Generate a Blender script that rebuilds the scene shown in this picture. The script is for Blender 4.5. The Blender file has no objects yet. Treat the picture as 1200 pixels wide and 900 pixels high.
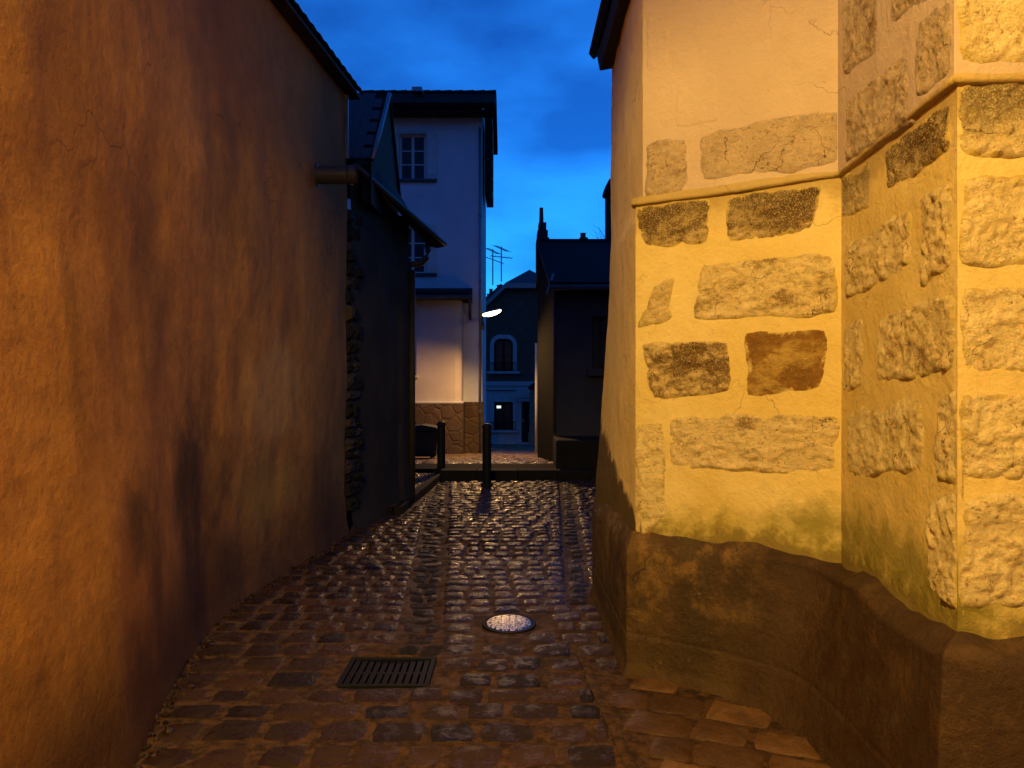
import bpy, math, random
from mathutils import Vector, Matrix, noise
random.seed(7)
R = math.radians
scene = bpy.context.scene
col = scene.collection

# ------------------------------------------------------------------ camera
CAM_H = 1.64
F = 900.0                                  # focal length in pixels of the 1200x900 photograph
cam_d = bpy.data.cameras.new('camera')
cam_d.sensor_width = 36.0
cam_d.lens = 27.0
cam_d.clip_start = 0.05
cam_d.clip_end = 2000
cam = bpy.data.objects.new('camera', cam_d)
cam.location = (0, 0, CAM_H)
cam.rotation_euler = (R(90), 0, 0)
col.objects.link(cam)
scene.camera = cam

# ------------------------------------------------------------------ sky at dusk
SUN_EL, SUN_ROT = R(-2.0), R(12)
world = bpy.data.worlds.new('World')
scene.world = world
world.use_nodes = True
wn, wl = world.node_tree.nodes, world.node_tree.links
wn.clear()
w_out = wn.new('ShaderNodeOutputWorld')
w_bg = wn.new('ShaderNodeBackground')
w_bg.inputs['Strength'].default_value = 0.15
sky = wn.new('ShaderNodeTexSky')
sky.sky_type = 'NISHITA'
sky.sun_disc = False
sky.sun_elevation = SUN_EL
sky.sun_rotation = SUN_ROT
sky.ozone_density = 6.0
sky.dust_density = 0.4
tint = wn.new('ShaderNodeMixRGB'); tint.blend_type = 'MULTIPLY'; tint.inputs[0].default_value = 1.0
tint.inputs[2].default_value = (0.55, 3.7, 2.45, 1)          # white balance set for the amber lamps
w_tc = wn.new('ShaderNodeTexCoord')
w_map = wn.new('ShaderNodeMapping'); w_map.inputs['Scale'].default_value = (1.0, 1.0, 2.2)
w_map.inputs['Location'].default_value = (0.35, 0.1, 0.2)
w_noise = wn.new('ShaderNodeTexNoise')
w_noise.inputs['Scale'].default_value = 4.2; w_noise.inputs['Detail'].default_value = 5; w_noise.inputs['Roughness'].default_value = 0.5
w_ramp = wn.new('ShaderNodeValToRGB')
w_ramp.color_ramp.elements[0].position = 0.36; w_ramp.color_ramp.elements[0].color = (0.50, 0.50, 0.60, 1)
w_ramp.color_ramp.elements[1].position = 0.66; w_ramp.color_ramp.elements[1].color = (1.15, 1.1, 1.05, 1)
cloud = wn.new('ShaderNodeMixRGB'); cloud.blend_type = 'MULTIPLY'; cloud.inputs[0].default_value = 1.0
wl.new(sky.outputs[0], tint.inputs[1])
wl.new(w_tc.outputs['Generated'], w_map.inputs[0]); wl.new(w_map.outputs[0], w_noise.inputs['Vector'])
wl.new(w_noise.outputs[0], w_ramp.inputs[0])
wl.new(tint.outputs[0], cloud.inputs[1]); wl.new(w_ramp.outputs[0], cloud.inputs[2])
wl.new(cloud.outputs[0], w_bg.inputs['Color'])
wl.new(w_bg.outputs[0], w_out.inputs[0])

# the sun is down: only a trace of the afterglow is left
sun_d = bpy.data.lights.new('sun', 'SUN')
sun_d.energy = 0.002
sun_d.angle = R(20)
sun_d.color = (0.45, 0.65, 1.0)
sun = bpy.data.objects.new('sun', sun_d)
sun.rotation_euler = (R(-84), 0, R(-12))
col.objects.link(sun)

# ------------------------------------------------------------------ exposure
vs = scene.view_settings
vs.view_transform = 'Standard'
vs.look = 'None'
vs.exposure = 3.3
vs.gamma = 1.0
vs.use_curve_mapping = False
scene.cycles.use_denoising = True
scene.cycles.max_bounces = 8
scene.cycles.sample_clamp_indirect = 6.0

# ------------------------------------------------------------------ helpers
def P(px, py, d):
    """a point of the place: d metres ahead of the camera, seen at (px, py)"""
    return Vector(((px - 600) / F * d, d, CAM_H - (py - 450) / F * d))

def lerp(a, b, t): return a + (b - a) * t
def clamp(x, a=0.0, b=1.0): return max(a, min(b, x))
def smooth(t):
    t = clamp(t); return t * t * (3 - 2 * t)
def interp(x, pts):
    if x <= pts[0][0]: return pts[0][1]
    for (a, va), (b, vb) in zip(pts, pts[1:]):
        if x <= b: return lerp(va, vb, (x - a) / (b - a))
    return pts[-1][1]
def n3(x, y, z, s=1.0): return noise.noise(Vector((x * s, y * s, z * s)))
def fbm(x, y, z, s=1.0, oct=4): return noise.fractal(Vector((x * s, y * s, z * s)), 0.9, 2.1, oct)

class MB:
    def __init__(self): self.v = []; self.f = []
    def add(self, verts, faces):
        o = len(self.v); self.v += [tuple(p) for p in verts]; self.f += [tuple(i + o for i in f) for f in faces]
        return self
    def box(self, x0, x1, y0, y1, z0, z1):
        v = [(x, y, z) for z in (z0, z1) for y in (y0, y1) for x in (x0, x1)]
        return self.add(v, [(0, 2, 3, 1), (4, 5, 7, 6), (0, 1, 5, 4), (2, 6, 7, 3), (0, 4, 6, 2), (1, 3, 7, 5)])
    def quad(self, a, b, c, d): return self.add([a, b, c, d], [(0, 1, 2, 3)])
    def prism(self, poly, off):
        off = Vector(off); n = len(poly)
        v = [Vector(p) for p in poly] + [Vector(p) + off for p in poly]
        f = [tuple(range(n))[::-1], tuple(range(n, 2 * n))] + [(i, (i + 1) % n, (i + 1) % n + n, i + n) for i in range(n)]
        return self.add(v, f)
    def tube(self, pts, r, n=10, caps=True):
        pts = [Vector(p) for p in pts]; rs = r if isinstance(r, (list, tuple)) else [r] * len(pts)
        rings = []
        for i, p in enumerate(pts):
            t = (pts[min(i + 1, len(pts) - 1)] - pts[max(i - 1, 0)]).normalized()
            a = t.cross(Vector((0, 0, 1)))
            if a.length < 0.05: a = t.cross(Vector((1, 0, 0)))
            a.normalize(); b = t.cross(a).normalized()
            rings.append([p + (a * math.cos(2 * math.pi * k / n) + b * math.sin(2 * math.pi * k / n)) * rs[i] for k in range(n)])
        v = [q for ring in rings for q in ring]
        f = [(i * n + k, i * n + (k + 1) % n, (i + 1) * n + (k + 1) % n, (i + 1) * n + k) for i in range(len(pts) - 1) for k in range(n)]
        if caps: f += [tuple(range(n))[::-1], tuple(range((len(pts) - 1) * n, len(pts) * n))]
        return self.add(v, f)
    def lathe(self, c, prof, n=20):
        v = []; f = []
        for r, z in prof:
            v += [(c[0] + r * math.cos(2 * math.pi * k / n), c[1] + r * math.sin(2 * math.pi * k / n), c[2] + z) for k in range(n)]
        for i in range(len(prof) - 1):
            f += [(i * n + k, i * n + (k + 1) % n, (i + 1) * n + (k + 1) % n, (i + 1) * n + k) for k in range(n)]
        f += [tuple(range(n))[::-1], tuple(range((len(prof) - 1) * n, len(prof) * n))]
        return self.add(v, f)
    def grid(self, nu, nv, fn):
        """nu x nv cells, fn(u, v) with u, v in 0..1"""
        v = [fn(i / nu, j / nv) for j in range(nv + 1) for i in range(nu + 1)]
        f = [(j * (nu + 1) + i, j * (nu + 1) + i + 1, (j + 1) * (nu + 1) + i + 1, (j + 1) * (nu + 1) + i) for j in range(nv) for i in range(nu)]
        return self.add(v, f)
    def mesh(self, name, smooth_it=False):
        me = bpy.data.meshes.new(name); me.from_pydata(self.v, [], self.f); me.update()
        if smooth_it: me.polygons.foreach_set('use_smooth', [True] * len(me.polygons))
        return me
    def build(self, name, mat, parent=None, sm=False, bevel=0.0):
        o = bpy.data.objects.new(name, self.mesh(name, sm)); o.data.materials.append(mat); col.objects.link(o)
        if parent: attach(o, parent)
        if bevel:
            b = o.modifiers.new('bevel', 'BEVEL'); b.width = bevel; b.segments = 2; b.limit_method = 'ANGLE'
        return o

def slab(mb, a, b, c, d, t):
    n = (Vector(b) - Vector(a)).cross(Vector(d) - Vector(a)).normalized() * t
    return mb.prism([a, b, c, d], n)

def attach(o, parent):
    o.parent = parent
    m = Matrix.Identity(4); q = parent
    while q:
        m = q.matrix_basis @ m if q.parent is None else q.matrix_parent_inverse @ q.matrix_basis @ m
        q = q.parent
    o.matrix_parent_inverse = m.inverted()

def tag(o, label=None, cat=None, group=None, kind=None):
    for k, v in (('label', label), ('category', cat), ('group', group), ('kind', kind)):
        if v: o[k] = v
    return o

def thing(name, loc, label, cat, group=None):
    o = bpy.data.objects.new(name, None); o.location = loc; o.empty_display_size = 0.1; col.objects.link(o)
    return tag(o, label, cat, group)

# ------------------------------------------------------------------ materials
class NT:
    def __init__(self, name):
        self.m = bpy.data.materials.new(name); self.m.use_nodes = True
        self.n, self.l = self.m.node_tree.nodes, self.m.node_tree.links
        self.b = self.n['Principled BSDF']; self.out = self.n['Material Output']
        self.tc = self.n.new('ShaderNodeTexCoord'); self.co = self.tc.outputs['Object']
    def noise(self, scale, detail=4, rough=0.55, stretch=None, loc=None, dist=0.0):
        t = self.n.new('ShaderNodeTexNoise'); t.inputs['Scale'].default_value = scale; t.inputs['Detail'].default_value = detail
        t.inputs['Roughness'].default_value = rough; t.inputs['Distortion'].default_value = dist
        src = self.co
        if stretch or loc:
            mp = self.n.new('ShaderNodeMapping')
            if stretch: mp.inputs['Scale'].default_value = stretch
            if loc: mp.inputs['Location'].default_value = loc
            self.l.new(src, mp.inputs[0]); src = mp.outputs[0]
        self.l.new(src, t.inputs['Vector']); return t.outputs[0]
    def vor(self, scale, feature='F1'):
        t = self.n.new('ShaderNodeTexVoronoi'); t.feature = feature; t.inputs['Scale'].default_value = scale
        self.l.new(self.co, t.inputs['Vector']); return t.outputs['Distance']
    def ramp(self, src, p0, p1, v0=0.0, v1=1.0):
        r = self.n.new('ShaderNodeMapRange'); r.interpolation_type = 'SMOOTHSTEP'
        r.inputs['From Min'].default_value = p0; r.inputs['From Max'].default_value = p1
        r.inputs['To Min'].default_value = v0; r.inputs['To Max'].default_value = v1
        self.l.new(src, r.inputs['Value']); return r.outputs[0]
    def math(self, op, a, b=None, c=None):
        t = self.n.new('ShaderNodeMath'); t.operation = op
        for i, s in enumerate((a, b, c)):
            if s is None: continue
            if isinstance(s, (int, float)): t.inputs[i].default_value = s
            else: self.l.new(s, t.inputs[i])
        return t.outputs[0]
    def mix(self, fac, a, b, mode='MIX'):
        t = self.n.new('ShaderNodeMixRGB'); t.blend_type = mode
        for i, s in enumerate((fac, a, b)):
            if isinstance(s, (int, float)): t.inputs[i].default_value = s
            elif isinstance(s, tuple): t.inputs[i].default_value = s if len(s) == 4 else (*s, 1)
            else: self.l.new(s, t.inputs[i])
        return t.outputs[0]
    def xyz(self):
        t = self.n.new('ShaderNodeSeparateXYZ'); self.l.new(self.co, t.inputs[0]); return t.outputs
    def bump(self, h, strength=0.4, dist=0.01, prev=None):
        t = self.n.new('ShaderNodeBump'); t.inputs['Strength'].default_value = strength; t.inputs['Distance'].default_value = dist
        self.l.new(h, t.inputs['Height'])
        if prev: self.l.new(prev, t.inputs['Normal'])
        return t.outputs[0]
    def done(self, color=None, rough=None, normal=None, metal=None, spec=None):
        for k, s in (('Base Color', color), ('Roughness', rough), ('Normal', normal), ('Metallic', metal), ('Specular IOR Level', spec)):
            if s is None: continue
            if isinstance(s, (int, float)): self.b.inputs[k].default_value = s
            elif isinstance(s, tuple): self.b.inputs[k].default_value = (*s, 1)
            else: self.l.new(s, self.b.inputs[k])
        return self.m
    def blob(self, xyz, cy, cz, ry, rz, soft=0.5, warp=None, ax=1):
        """soft blot on a wall round (along, up) with a ragged edge"""
        a = self.math('DIVIDE', self.math('SUBTRACT', xyz[ax], cy), ry)
        b = self.math('DIVIDE', self.math('SUBTRACT', xyz[2], cz), rz)
        d = self.math('SQRT', self.math('ADD', self.math('MULTIPLY', a, a), self.math('MULTIPLY', b, b)))
        if warp is not None: d = self.math('ADD', d, self.math('MULTIPLY', self.math('SUBTRACT', warp, 0.5), 1.6))
        return self.ramp(d, 1.0, 1.0 - soft)

def plain(name, c, rough=0.7, metal=0.0, var=0.25, scale=6.0, bump=0.15, bscale=40.0, spec=0.4):
    t = NT(name)
    k = t.ramp(t.noise(scale, 5), 0.3, 0.7)
    c2 = tuple(x * (1 - var) for x in c)
    return t.done(t.mix(k, c2, c), rough, t.bump(t.noise(bscale, 4), bump, 0.01), metal, spec)

def crack_mask(t, scale, width, seed=0.0):
    """hairline cracks: warped cell borders, broken up by noise"""
    mp = t.n.new('ShaderNodeMapping'); mp.inputs['Location'].default_value = (seed, seed * .7, seed * .3)
    t.l.new(t.co, mp.inputs[0])
    nz = t.n.new('ShaderNodeTexNoise'); nz.inputs['Scale'].default_value = scale * 2.2; nz.inputs['Detail'].default_value = 5
    t.l.new(mp.outputs[0], nz.inputs['Vector'])
    ad = t.n.new('ShaderNodeMixRGB'); ad.blend_type = 'LINEAR_LIGHT'; ad.inputs[0].default_value = 0.35 / scale
    t.l.new(mp.outputs[0], ad.inputs[1]); t.l.new(nz.outputs['Color'], ad.inputs[2])
    v = t.n.new('ShaderNodeTexVoronoi'); v.feature = 'DISTANCE_TO_EDGE'; v.inputs['Scale'].default_value = scale
    t.l.new(ad.outputs[0], v.inputs['Vector'])
    m = t.ramp(v.outputs['Distance'], width, width * 0.3)
    return t.math('MULTIPLY', m, t.ramp(t.noise(scale * 0.9, 3, 0.5, None, (seed + 3, 1, 2)), 0.52, 0.62))

def make_left_plaster():
    t = NT('ochre_plaster'); x = t.xyz()
    streak = t.noise(0.9, 7, 0.6, (1.0, 1.2, 0.6))
    big = t.noise(0.6, 4, 0.55, (1, 1, 0.75), (3, 1, 0))
    fine = t.noise(9, 6, 0.65)
    w = t.noise(2.0, 6, 0.62, (1, 1, 0.6), (1.7, 0.3, 4))
    w2 = t.noise(2.8, 7, 0.64, (1, 1, 0.8), (4.7, 2.3, 1))
    c = t.mix(t.ramp(streak, 0.34, 0.66), (0.30, 0.136, 0.036), (0.60, 0.285, 0.060))
    c = t.mix(t.ramp(big, 0.38, 0.7, 0, 0.6), c, (0.61, 0.300, 0.070))
    c = t.mix(t.ramp(fine, 0.38, 0.72, 0, 0.30), c, (0.16, 0.07, 0.03))
    c = t.mix(t.ramp(t.noise(34, 5, 0.7), 0.55, 0.72, 0, 0.30), c, (0.12, 0.055, 0.024))
    # brown run-off over the farther half with a tide mark at its near side
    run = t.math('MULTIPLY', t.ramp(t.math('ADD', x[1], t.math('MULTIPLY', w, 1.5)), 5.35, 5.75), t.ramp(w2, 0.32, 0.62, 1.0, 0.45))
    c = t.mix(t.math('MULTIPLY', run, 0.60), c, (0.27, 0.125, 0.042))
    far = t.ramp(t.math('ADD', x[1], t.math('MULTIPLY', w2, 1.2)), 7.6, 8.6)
    c = t.mix(t.math('MULTIPLY', far, 0.55), c, (0.13, 0.070, 0.034))  # far end darkened for run-off and for distance from the lamp
    # broad damp blots, and a dark patch low at the near end
    for cy, cz, ry, rz, k in ((5.0, 1.05, 1.0, 0.75, 0.72), (4.7, 1.0, 0.42, 0.6, 0.75), (3.75, 1.0, 0.42, 0.34, 0.75), (5.3, 0.40, 1.2, 0.55, 0.65), (4.0, 0.60, 0.25, 0.5, 0.5),
                              (4.15, 2.1, 0.6, 0.8, 0.40), (3.15, 1.75, 0.10, 0.6, 0.35), (5.6, 3.0, 1.0, 0.9, 0.40), (7.6, 0.6, 0.9, 0.7, 0.6), (2.9, 0.15, 1.4, 0.85, 0.55)):
        c = t.mix(t.math('MULTIPLY', t.blob(x, cy, cz, ry, rz, 0.95, w2), k), c, (0.066, 0.038, 0.016))
    # pale patch of lamp light put into the colour, and green algae near the ground further in
    c = t.mix(t.math('MULTIPLY', t.blob(x, 6.5, 1.55, 0.75, 0.6, 0.5, w), 0.60), c, (0.56, 0.33, 0.11))
    c = t.mix(t.math('MULTIPLY', t.blob(x, 6.3, 0.80, 0.9, 0.45, 0.8, w), 0.65), c, (0.30, 0.20, 0.045))
    # splash dirt along the foot
    foot = t.ramp(t.math('ADD', x[2], t.math('MULTIPLY', w2, -0.9)), 0.25, -0.35)
    c = t.mix(t.math('MULTIPLY', foot, 0.85), c, (0.070, 0.032, 0.016))
    cr = crack_mask(t, 0.9, 0.006, 2.0)
    c = t.mix(t.math('MULTIPLY', cr, 0.7), c, (0.07, 0.04, 0.02))
    n = t.bump(t.noise(2.2, 4), 0.5, 0.06)
    n = t.bump(t.noise(26, 6, 0.65), 0.5, 0.012, n)
    n = t.bump(t.noise(150, 4, 0.6), 0.5, 0.004, n)
    n = t.bump(cr, -0.5, 0.006, n)
    return t.done(c, 0.85, n, 0, 0.2)

def make_render(name, ca, cb, cc, algae=True, damp=False):
    """lime render between the stones"""
    t = NT(name); x = t.xyz()
    big = t.noise(1.6, 5, 0.6); mid = t.noise(5.5, 6, 0.65); w = t.noise(7, 5, 0.65)
    c = t.mix(t.ramp(big, 0.35, 0.68), ca, cb)
    c = t.mix(t.ramp(mid, 0.52, 0.8, 0, 0.6), c, cc)
    if algae:
        low = t.ramp(t.math('ADD', x[2], t.math('MULTIPLY', t.math('SUBTRACT', w, 0.5), 0.42)), 1.02, 0.82)
        c = t.mix(t.math('MULTIPLY', low, 0.7), c, (0.30, 0.25, 0.035))
        dirt = t.ramp(t.math('ADD', x[2], t.math('MULTIPLY', t.math('SUBTRACT', w, 0.5), 0.45)), 0.90, 0.80)
        c = t.mix(t.math('MULTIPLY', dirt, 0.7), c, (0.17, 0.115, 0.035))
        c = t.mix(t.math('MULTIPLY', t.blob(x, 1.52, 0.95, 0.22, 0.2, 0.9, w, 0), 0.75), c, (0.22, 0.19, 0.03))
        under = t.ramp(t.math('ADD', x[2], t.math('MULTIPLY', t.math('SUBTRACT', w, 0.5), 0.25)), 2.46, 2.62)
        c = t.mix(t.math('MULTIPLY', under, 0.5), c, (0.20, 0.11, 0.04))  # dirt and the lip's shade put into the render colour
    if damp:
        edge = t.math('ADD', x[2], t.math('MULTIPLY', t.math('SUBTRACT', w, 0.5), 0.3))
        edge = t.math('SUBTRACT', edge, t.math('MULTIPLY', t.math('SUBTRACT', x[1], 4.3), 0.28))
        c = t.mix(t.ramp(edge, 0.93, 0.84, 0, 0.92), c, (0.075, 0.046, 0.018))
    spots = t.ramp(t.noise(38, 5, 0.7), 0.62, 0.74)
    c = t.mix(t.math('MULTIPLY', spots, 0.45), c, tuple(v * 0.5 for v in cc))
    cr = crack_mask(t, 1.6, 0.006, 5.0)
    c = t.mix(t.math('MULTIPLY', cr, 0.6), c, tuple(v * 0.3 for v in cc))
    n = t.bump(t.noise(6, 6, 0.65), 0.6, 0.03)
    n = t.bump(t.noise(60, 6, 0.7), 0.55, 0.007, n)
    n = t.bump(cr, -0.5, 0.006, n)
    return t.done(c, 0.88, n, 0, 0.2)

def make_stone(name, ca, cb, dark, bias, pit=0.9, mortar=(0.76, 0.57, 0.20)):
    t = NT(name); x = t.xyz()
    oi = t.n.new('ShaderNodeObjectInfo')
    c = t.mix(t.ramp(t.noise(9, 7, 0.7), 0.32, 0.7), ca, cb)
    st = t.noise(4.5, 7, 0.68, (1, 1, 1.6))
    st = t.math('ADD', st, t.math('MULTIPLY', t.math('SUBTRACT', oi.outputs['Random'], 0.5), 0.14))
    c = t.mix(t.ramp(st, bias - 0.03, bias + 0.12, 0, 0.9), c, dark)
    w = t.noise(9, 6, 0.7)
    soot_shade = t.ramp(t.math('ADD', x[2], t.math('MULTIPLY', t.math('SUBTRACT', w, 0.5), 0.35)), 2.36, 2.62)     # run-off and the lip's shade, put into the colour under the string course
    soot_shade = t.math('MULTIPLY', soot_shade, t.ramp(x[2], 2.68, 2.64))
    c = t.mix(t.math('MULTIPLY', soot_shade, 0.75), c, (0.10, 0.052, 0.02))
    pits = t.noise(55, 6, 0.72)
    grit = t.noise(150, 3, 0.6)
    c = t.mix(t.ramp(t.noise(11, 7, 0.72, (1, 1, 3.2), (2, 5, 1)), 0.45, 0.32, 0, 0.38), c, dark)
    c = t.mix(t.math('MULTIPLY', t.ramp(pits, 0.46, 0.36, 0, 0.8), t.ramp(t.noise(11, 5, 0.6, None, (4, 4, 4)), 0.40, 0.60, 0.15, 1.0)), c, tuple(v * 0.7 for v in dark))
    c = t.mix(t.ramp(grit, 0.48, 0.66, 0, 0.5), c, tuple(min(0.96, v * 1.2) for v in cb))
    cr = crack_mask(t, 4.2, 0.010, 7.0)
    c = t.mix(t.math('MULTIPLY', cr, 0.85), c, tuple(v * 0.35 for v in dark))
    at = t.n.new('ShaderNodeAttribute'); at.attribute_name = 'rim'
    edge = t.math('ADD', at.outputs['Fac'], t.math('MULTIPLY', t.math('SUBTRACT', t.noise(14, 7, 0.74), 0.5), 0.19))
    lap = t.ramp(edge, 0.036, 0.012)                                  # lime render lapping over the edge
    mc = t.mix(t.ramp(t.noise(5.5, 6, 0.65), 0.35, 0.8), mortar, tuple(v * 0.82 for v in mortar))
    c = t.mix(lap, c, mc)
    bed_ = t.noise(11, 7, 0.72, (1, 1, 3.2), (2, 5, 1))
    n = t.bump(bed_, 0.6, 0.03)
    n = t.bump(t.noise(15, 7, 0.72), 0.6, 0.028, n)
    n = t.bump(pits, pit, 0.018, n)
    n = t.bump(grit, 0.6, 0.004, n)
    n = t.bump(cr, -0.9, 0.012, n)
    n = t.bump(lap, 0.35, 0.004, n)
    return t.done(c, 0.92, n, 0, 0.15)

def make_cement():
    t = NT('damp_cement'); x = t.xyz()
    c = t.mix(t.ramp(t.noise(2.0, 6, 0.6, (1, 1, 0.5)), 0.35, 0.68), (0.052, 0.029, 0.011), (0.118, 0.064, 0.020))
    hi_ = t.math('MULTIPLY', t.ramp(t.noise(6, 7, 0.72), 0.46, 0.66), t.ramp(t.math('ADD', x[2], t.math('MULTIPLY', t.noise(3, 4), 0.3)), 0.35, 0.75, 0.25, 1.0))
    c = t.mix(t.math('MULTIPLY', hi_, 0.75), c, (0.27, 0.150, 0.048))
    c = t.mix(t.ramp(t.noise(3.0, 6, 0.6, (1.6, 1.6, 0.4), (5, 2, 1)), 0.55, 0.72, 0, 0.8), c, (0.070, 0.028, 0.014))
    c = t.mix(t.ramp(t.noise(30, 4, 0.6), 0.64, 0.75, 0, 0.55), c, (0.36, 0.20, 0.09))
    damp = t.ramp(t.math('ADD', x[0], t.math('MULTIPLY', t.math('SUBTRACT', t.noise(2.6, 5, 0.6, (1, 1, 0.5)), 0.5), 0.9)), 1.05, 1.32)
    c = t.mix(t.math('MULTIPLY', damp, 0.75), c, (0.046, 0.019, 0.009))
    cr = crack_mask(t, 1.5, 0.008, 9.0)
    c = t.mix(t.math('MULTIPLY', cr, 0.8), c, (0.03, 0.014, 0.008))
    n = t.bump(t.noise(5, 6, 0.65), 0.6, 0.03)
    n = t.bump(t.noise(38, 7, 0.75), 0.9, 0.014, n)
    n = t.bump(cr, -0.7, 0.01, n)
    rg = t.ramp(t.noise(9, 4), 0.35, 0.7, 0.42, 0.75)
    return t.done(c, rg, n, 0, 0.4)

def make_cobble(name, lo, hi, red, dull=0.0):
    t = NT(name)
    g = t.n.new('ShaderNodeNewGeometry'); oi = t.n.new('ShaderNodeObjectInfo')
    rnd = t.math('FRACT', t.math('ADD', g.outputs['Random Per Island'], t.math('MULTIPLY', oi.outputs['Random'], 7.31)))
    at = t.n.new('ShaderNodeNewGeometry')
    t.co = at.outputs['Position']
    c = t.mix(rnd, lo, hi)
    c = t.mix(t.ramp(t.math('FRACT', t.math('MULTIPLY', rnd, 5.7)), 0.62, 0.95, 0, 0.75), c, red)
    c = t.mix(t.ramp(t.noise(16, 5, 0.6), 0.42, 0.72, 0, 0.40), c, (0.048, 0.022, 0.011))
    c = t.mix(t.ramp(t.noise(5, 4, 0.6), 0.5, 0.75, 0, 0.5), c, (0.016, 0.009, 0.008))
    px = t.n.new('ShaderNodeSeparateXYZ'); t.l.new(at.outputs['Position'], px.inputs[0])
    dry = t.ramp(t.math('ADD', px.outputs[1], t.math('MULTIPLY', t.noise(1.2, 3), 1.5)), 6.6, 4.6, 0, 0.22)      # the near end has begun to dry
    wet = t.math('ADD', t.ramp(t.noise(7.5, 6, 0.7), 0.44, 0.58, 0.52 + dull, 0.12 + dull), dry)
    n = t.bump(t.noise(13, 6, 0.68), 0.75, 0.022)
    n = t.bump(t.noise(85, 5, 0.65), 0.4, 0.005, n)
    return t.done(c, wet, n, 0, 0.32)

def make_joint():
    t = NT('sandy_joint_mortar')
    c = t.mix(t.ramp(t.noise(14, 7, 0.72), 0.38, 0.64), (0.036, 0.017, 0.008), (0.140, 0.066, 0.027))
    c = t.mix(t.ramp(t.noise(60, 5, 0.7), 0.56, 0.70, 0, 0.5), c, (0.26, 0.14, 0.065))
    c = t.mix(t.ramp(t.noise(3.5, 5, 0.6), 0.55, 0.75, 0, 0.7), c, (0.028, 0.014, 0.008))
    n = t.bump(t.noise(40, 6, 0.75), 1.0, 0.018)
    return t.done(c, t.ramp(t.noise(6, 4), 0.35, 0.7, 0.55, 0.9), n, 0, 0.25)

def make_brick():
    t = NT('patterned_brick')
    mp = t.n.new('ShaderNodeMapping'); mp.inputs['Rotation'].default_value = (R(90), 0, 0)
    t.l.new(t.co, mp.inputs[0])
    b = t.n.new('ShaderNodeTexBrick'); b.inputs['Scale'].default_value = 1.0
    b.inputs['Brick Width'].default_value = 0.22; b.inputs['Row Height'].default_value = 0.075; b.inputs['Mortar Size'].default_value = 0.012
    b.inputs['Color1'].default_value = (0.20, 0.085, 0.045, 1); b.inputs['Color2'].default_value = (0.13, 0.055, 0.032, 1); b.inputs['Mortar'].default_value = (0.15, 0.10, 0.07, 1)
    t.l.new(mp.outputs[0], b.inputs['Vector'])
    x = t.xyz()
    a = t.math('PINGPONG', t.math('ADD', x[0], 20.0), 0.55); d = t.math('PINGPONG', t.math('ADD', x[2], 20.3), 0.55)
    k = t.math('ABSOLUTE', t.math('SUBTRACT', a, d))
    k2 = t.math('ABSOLUTE', t.math('SUBTRACT', t.math('ADD', a, d), 0.55))
    line = t.ramp(t.math('MINIMUM', k, k2), 0.07, 0.03, 0, 0.28)
    c = t.mix(t.math('MULTIPLY', line, t.ramp(t.noise(1.5, 4), 0.35, 0.65)), b.outputs['Color'], (0.26, 0.19, 0.14))
    return t.done(c, 0.85, t.bump(b.outputs['Fac'], -0.3, 0.01))

def make_rubble(name, ca, cb):
    t = NT(name)
    v = t.n.new('ShaderNodeTexVoronoi'); v.inputs['Scale'].default_value = 3.6; t.l.new(t.co, v.inputs['Vector'])
    e = t.vor(3.6, 'DISTANCE_TO_EDGE')
    c = t.mix(v.outputs['Color'], ca, cb)
    c = t.mix(t.ramp(t.noise(10, 5), 0.35, 0.7, 0, 0.5), c, cb)
    c = t.mix(t.ramp(e, 0.02, 0.05, 0.45, 0), c, tuple(v * 1.3 for v in cb))
    return t.done(c, 0.85, t.bump(t.ramp(e, 0, 0.1), 0.6, 0.02))

def emit(name, c, s):
    m = bpy.data.materials.new(name); m.use_nodes = True
    b = m.node_tree.nodes['Principled BSDF']
    b.inputs['Base Color'].default_value = (*c, 1); b.inputs['Emission Color'].default_value = (*c, 1); b.inputs['Emission Strength'].default_value = s
    return m

def glass(name, c=(0.02, 0.025, 0.035), rough=0.08):
    t = NT(name)
    return t.done(c, 0.22, t.bump(t.noise(1.5, 2), 0.05, 0.02), 0, 0.3)

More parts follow.
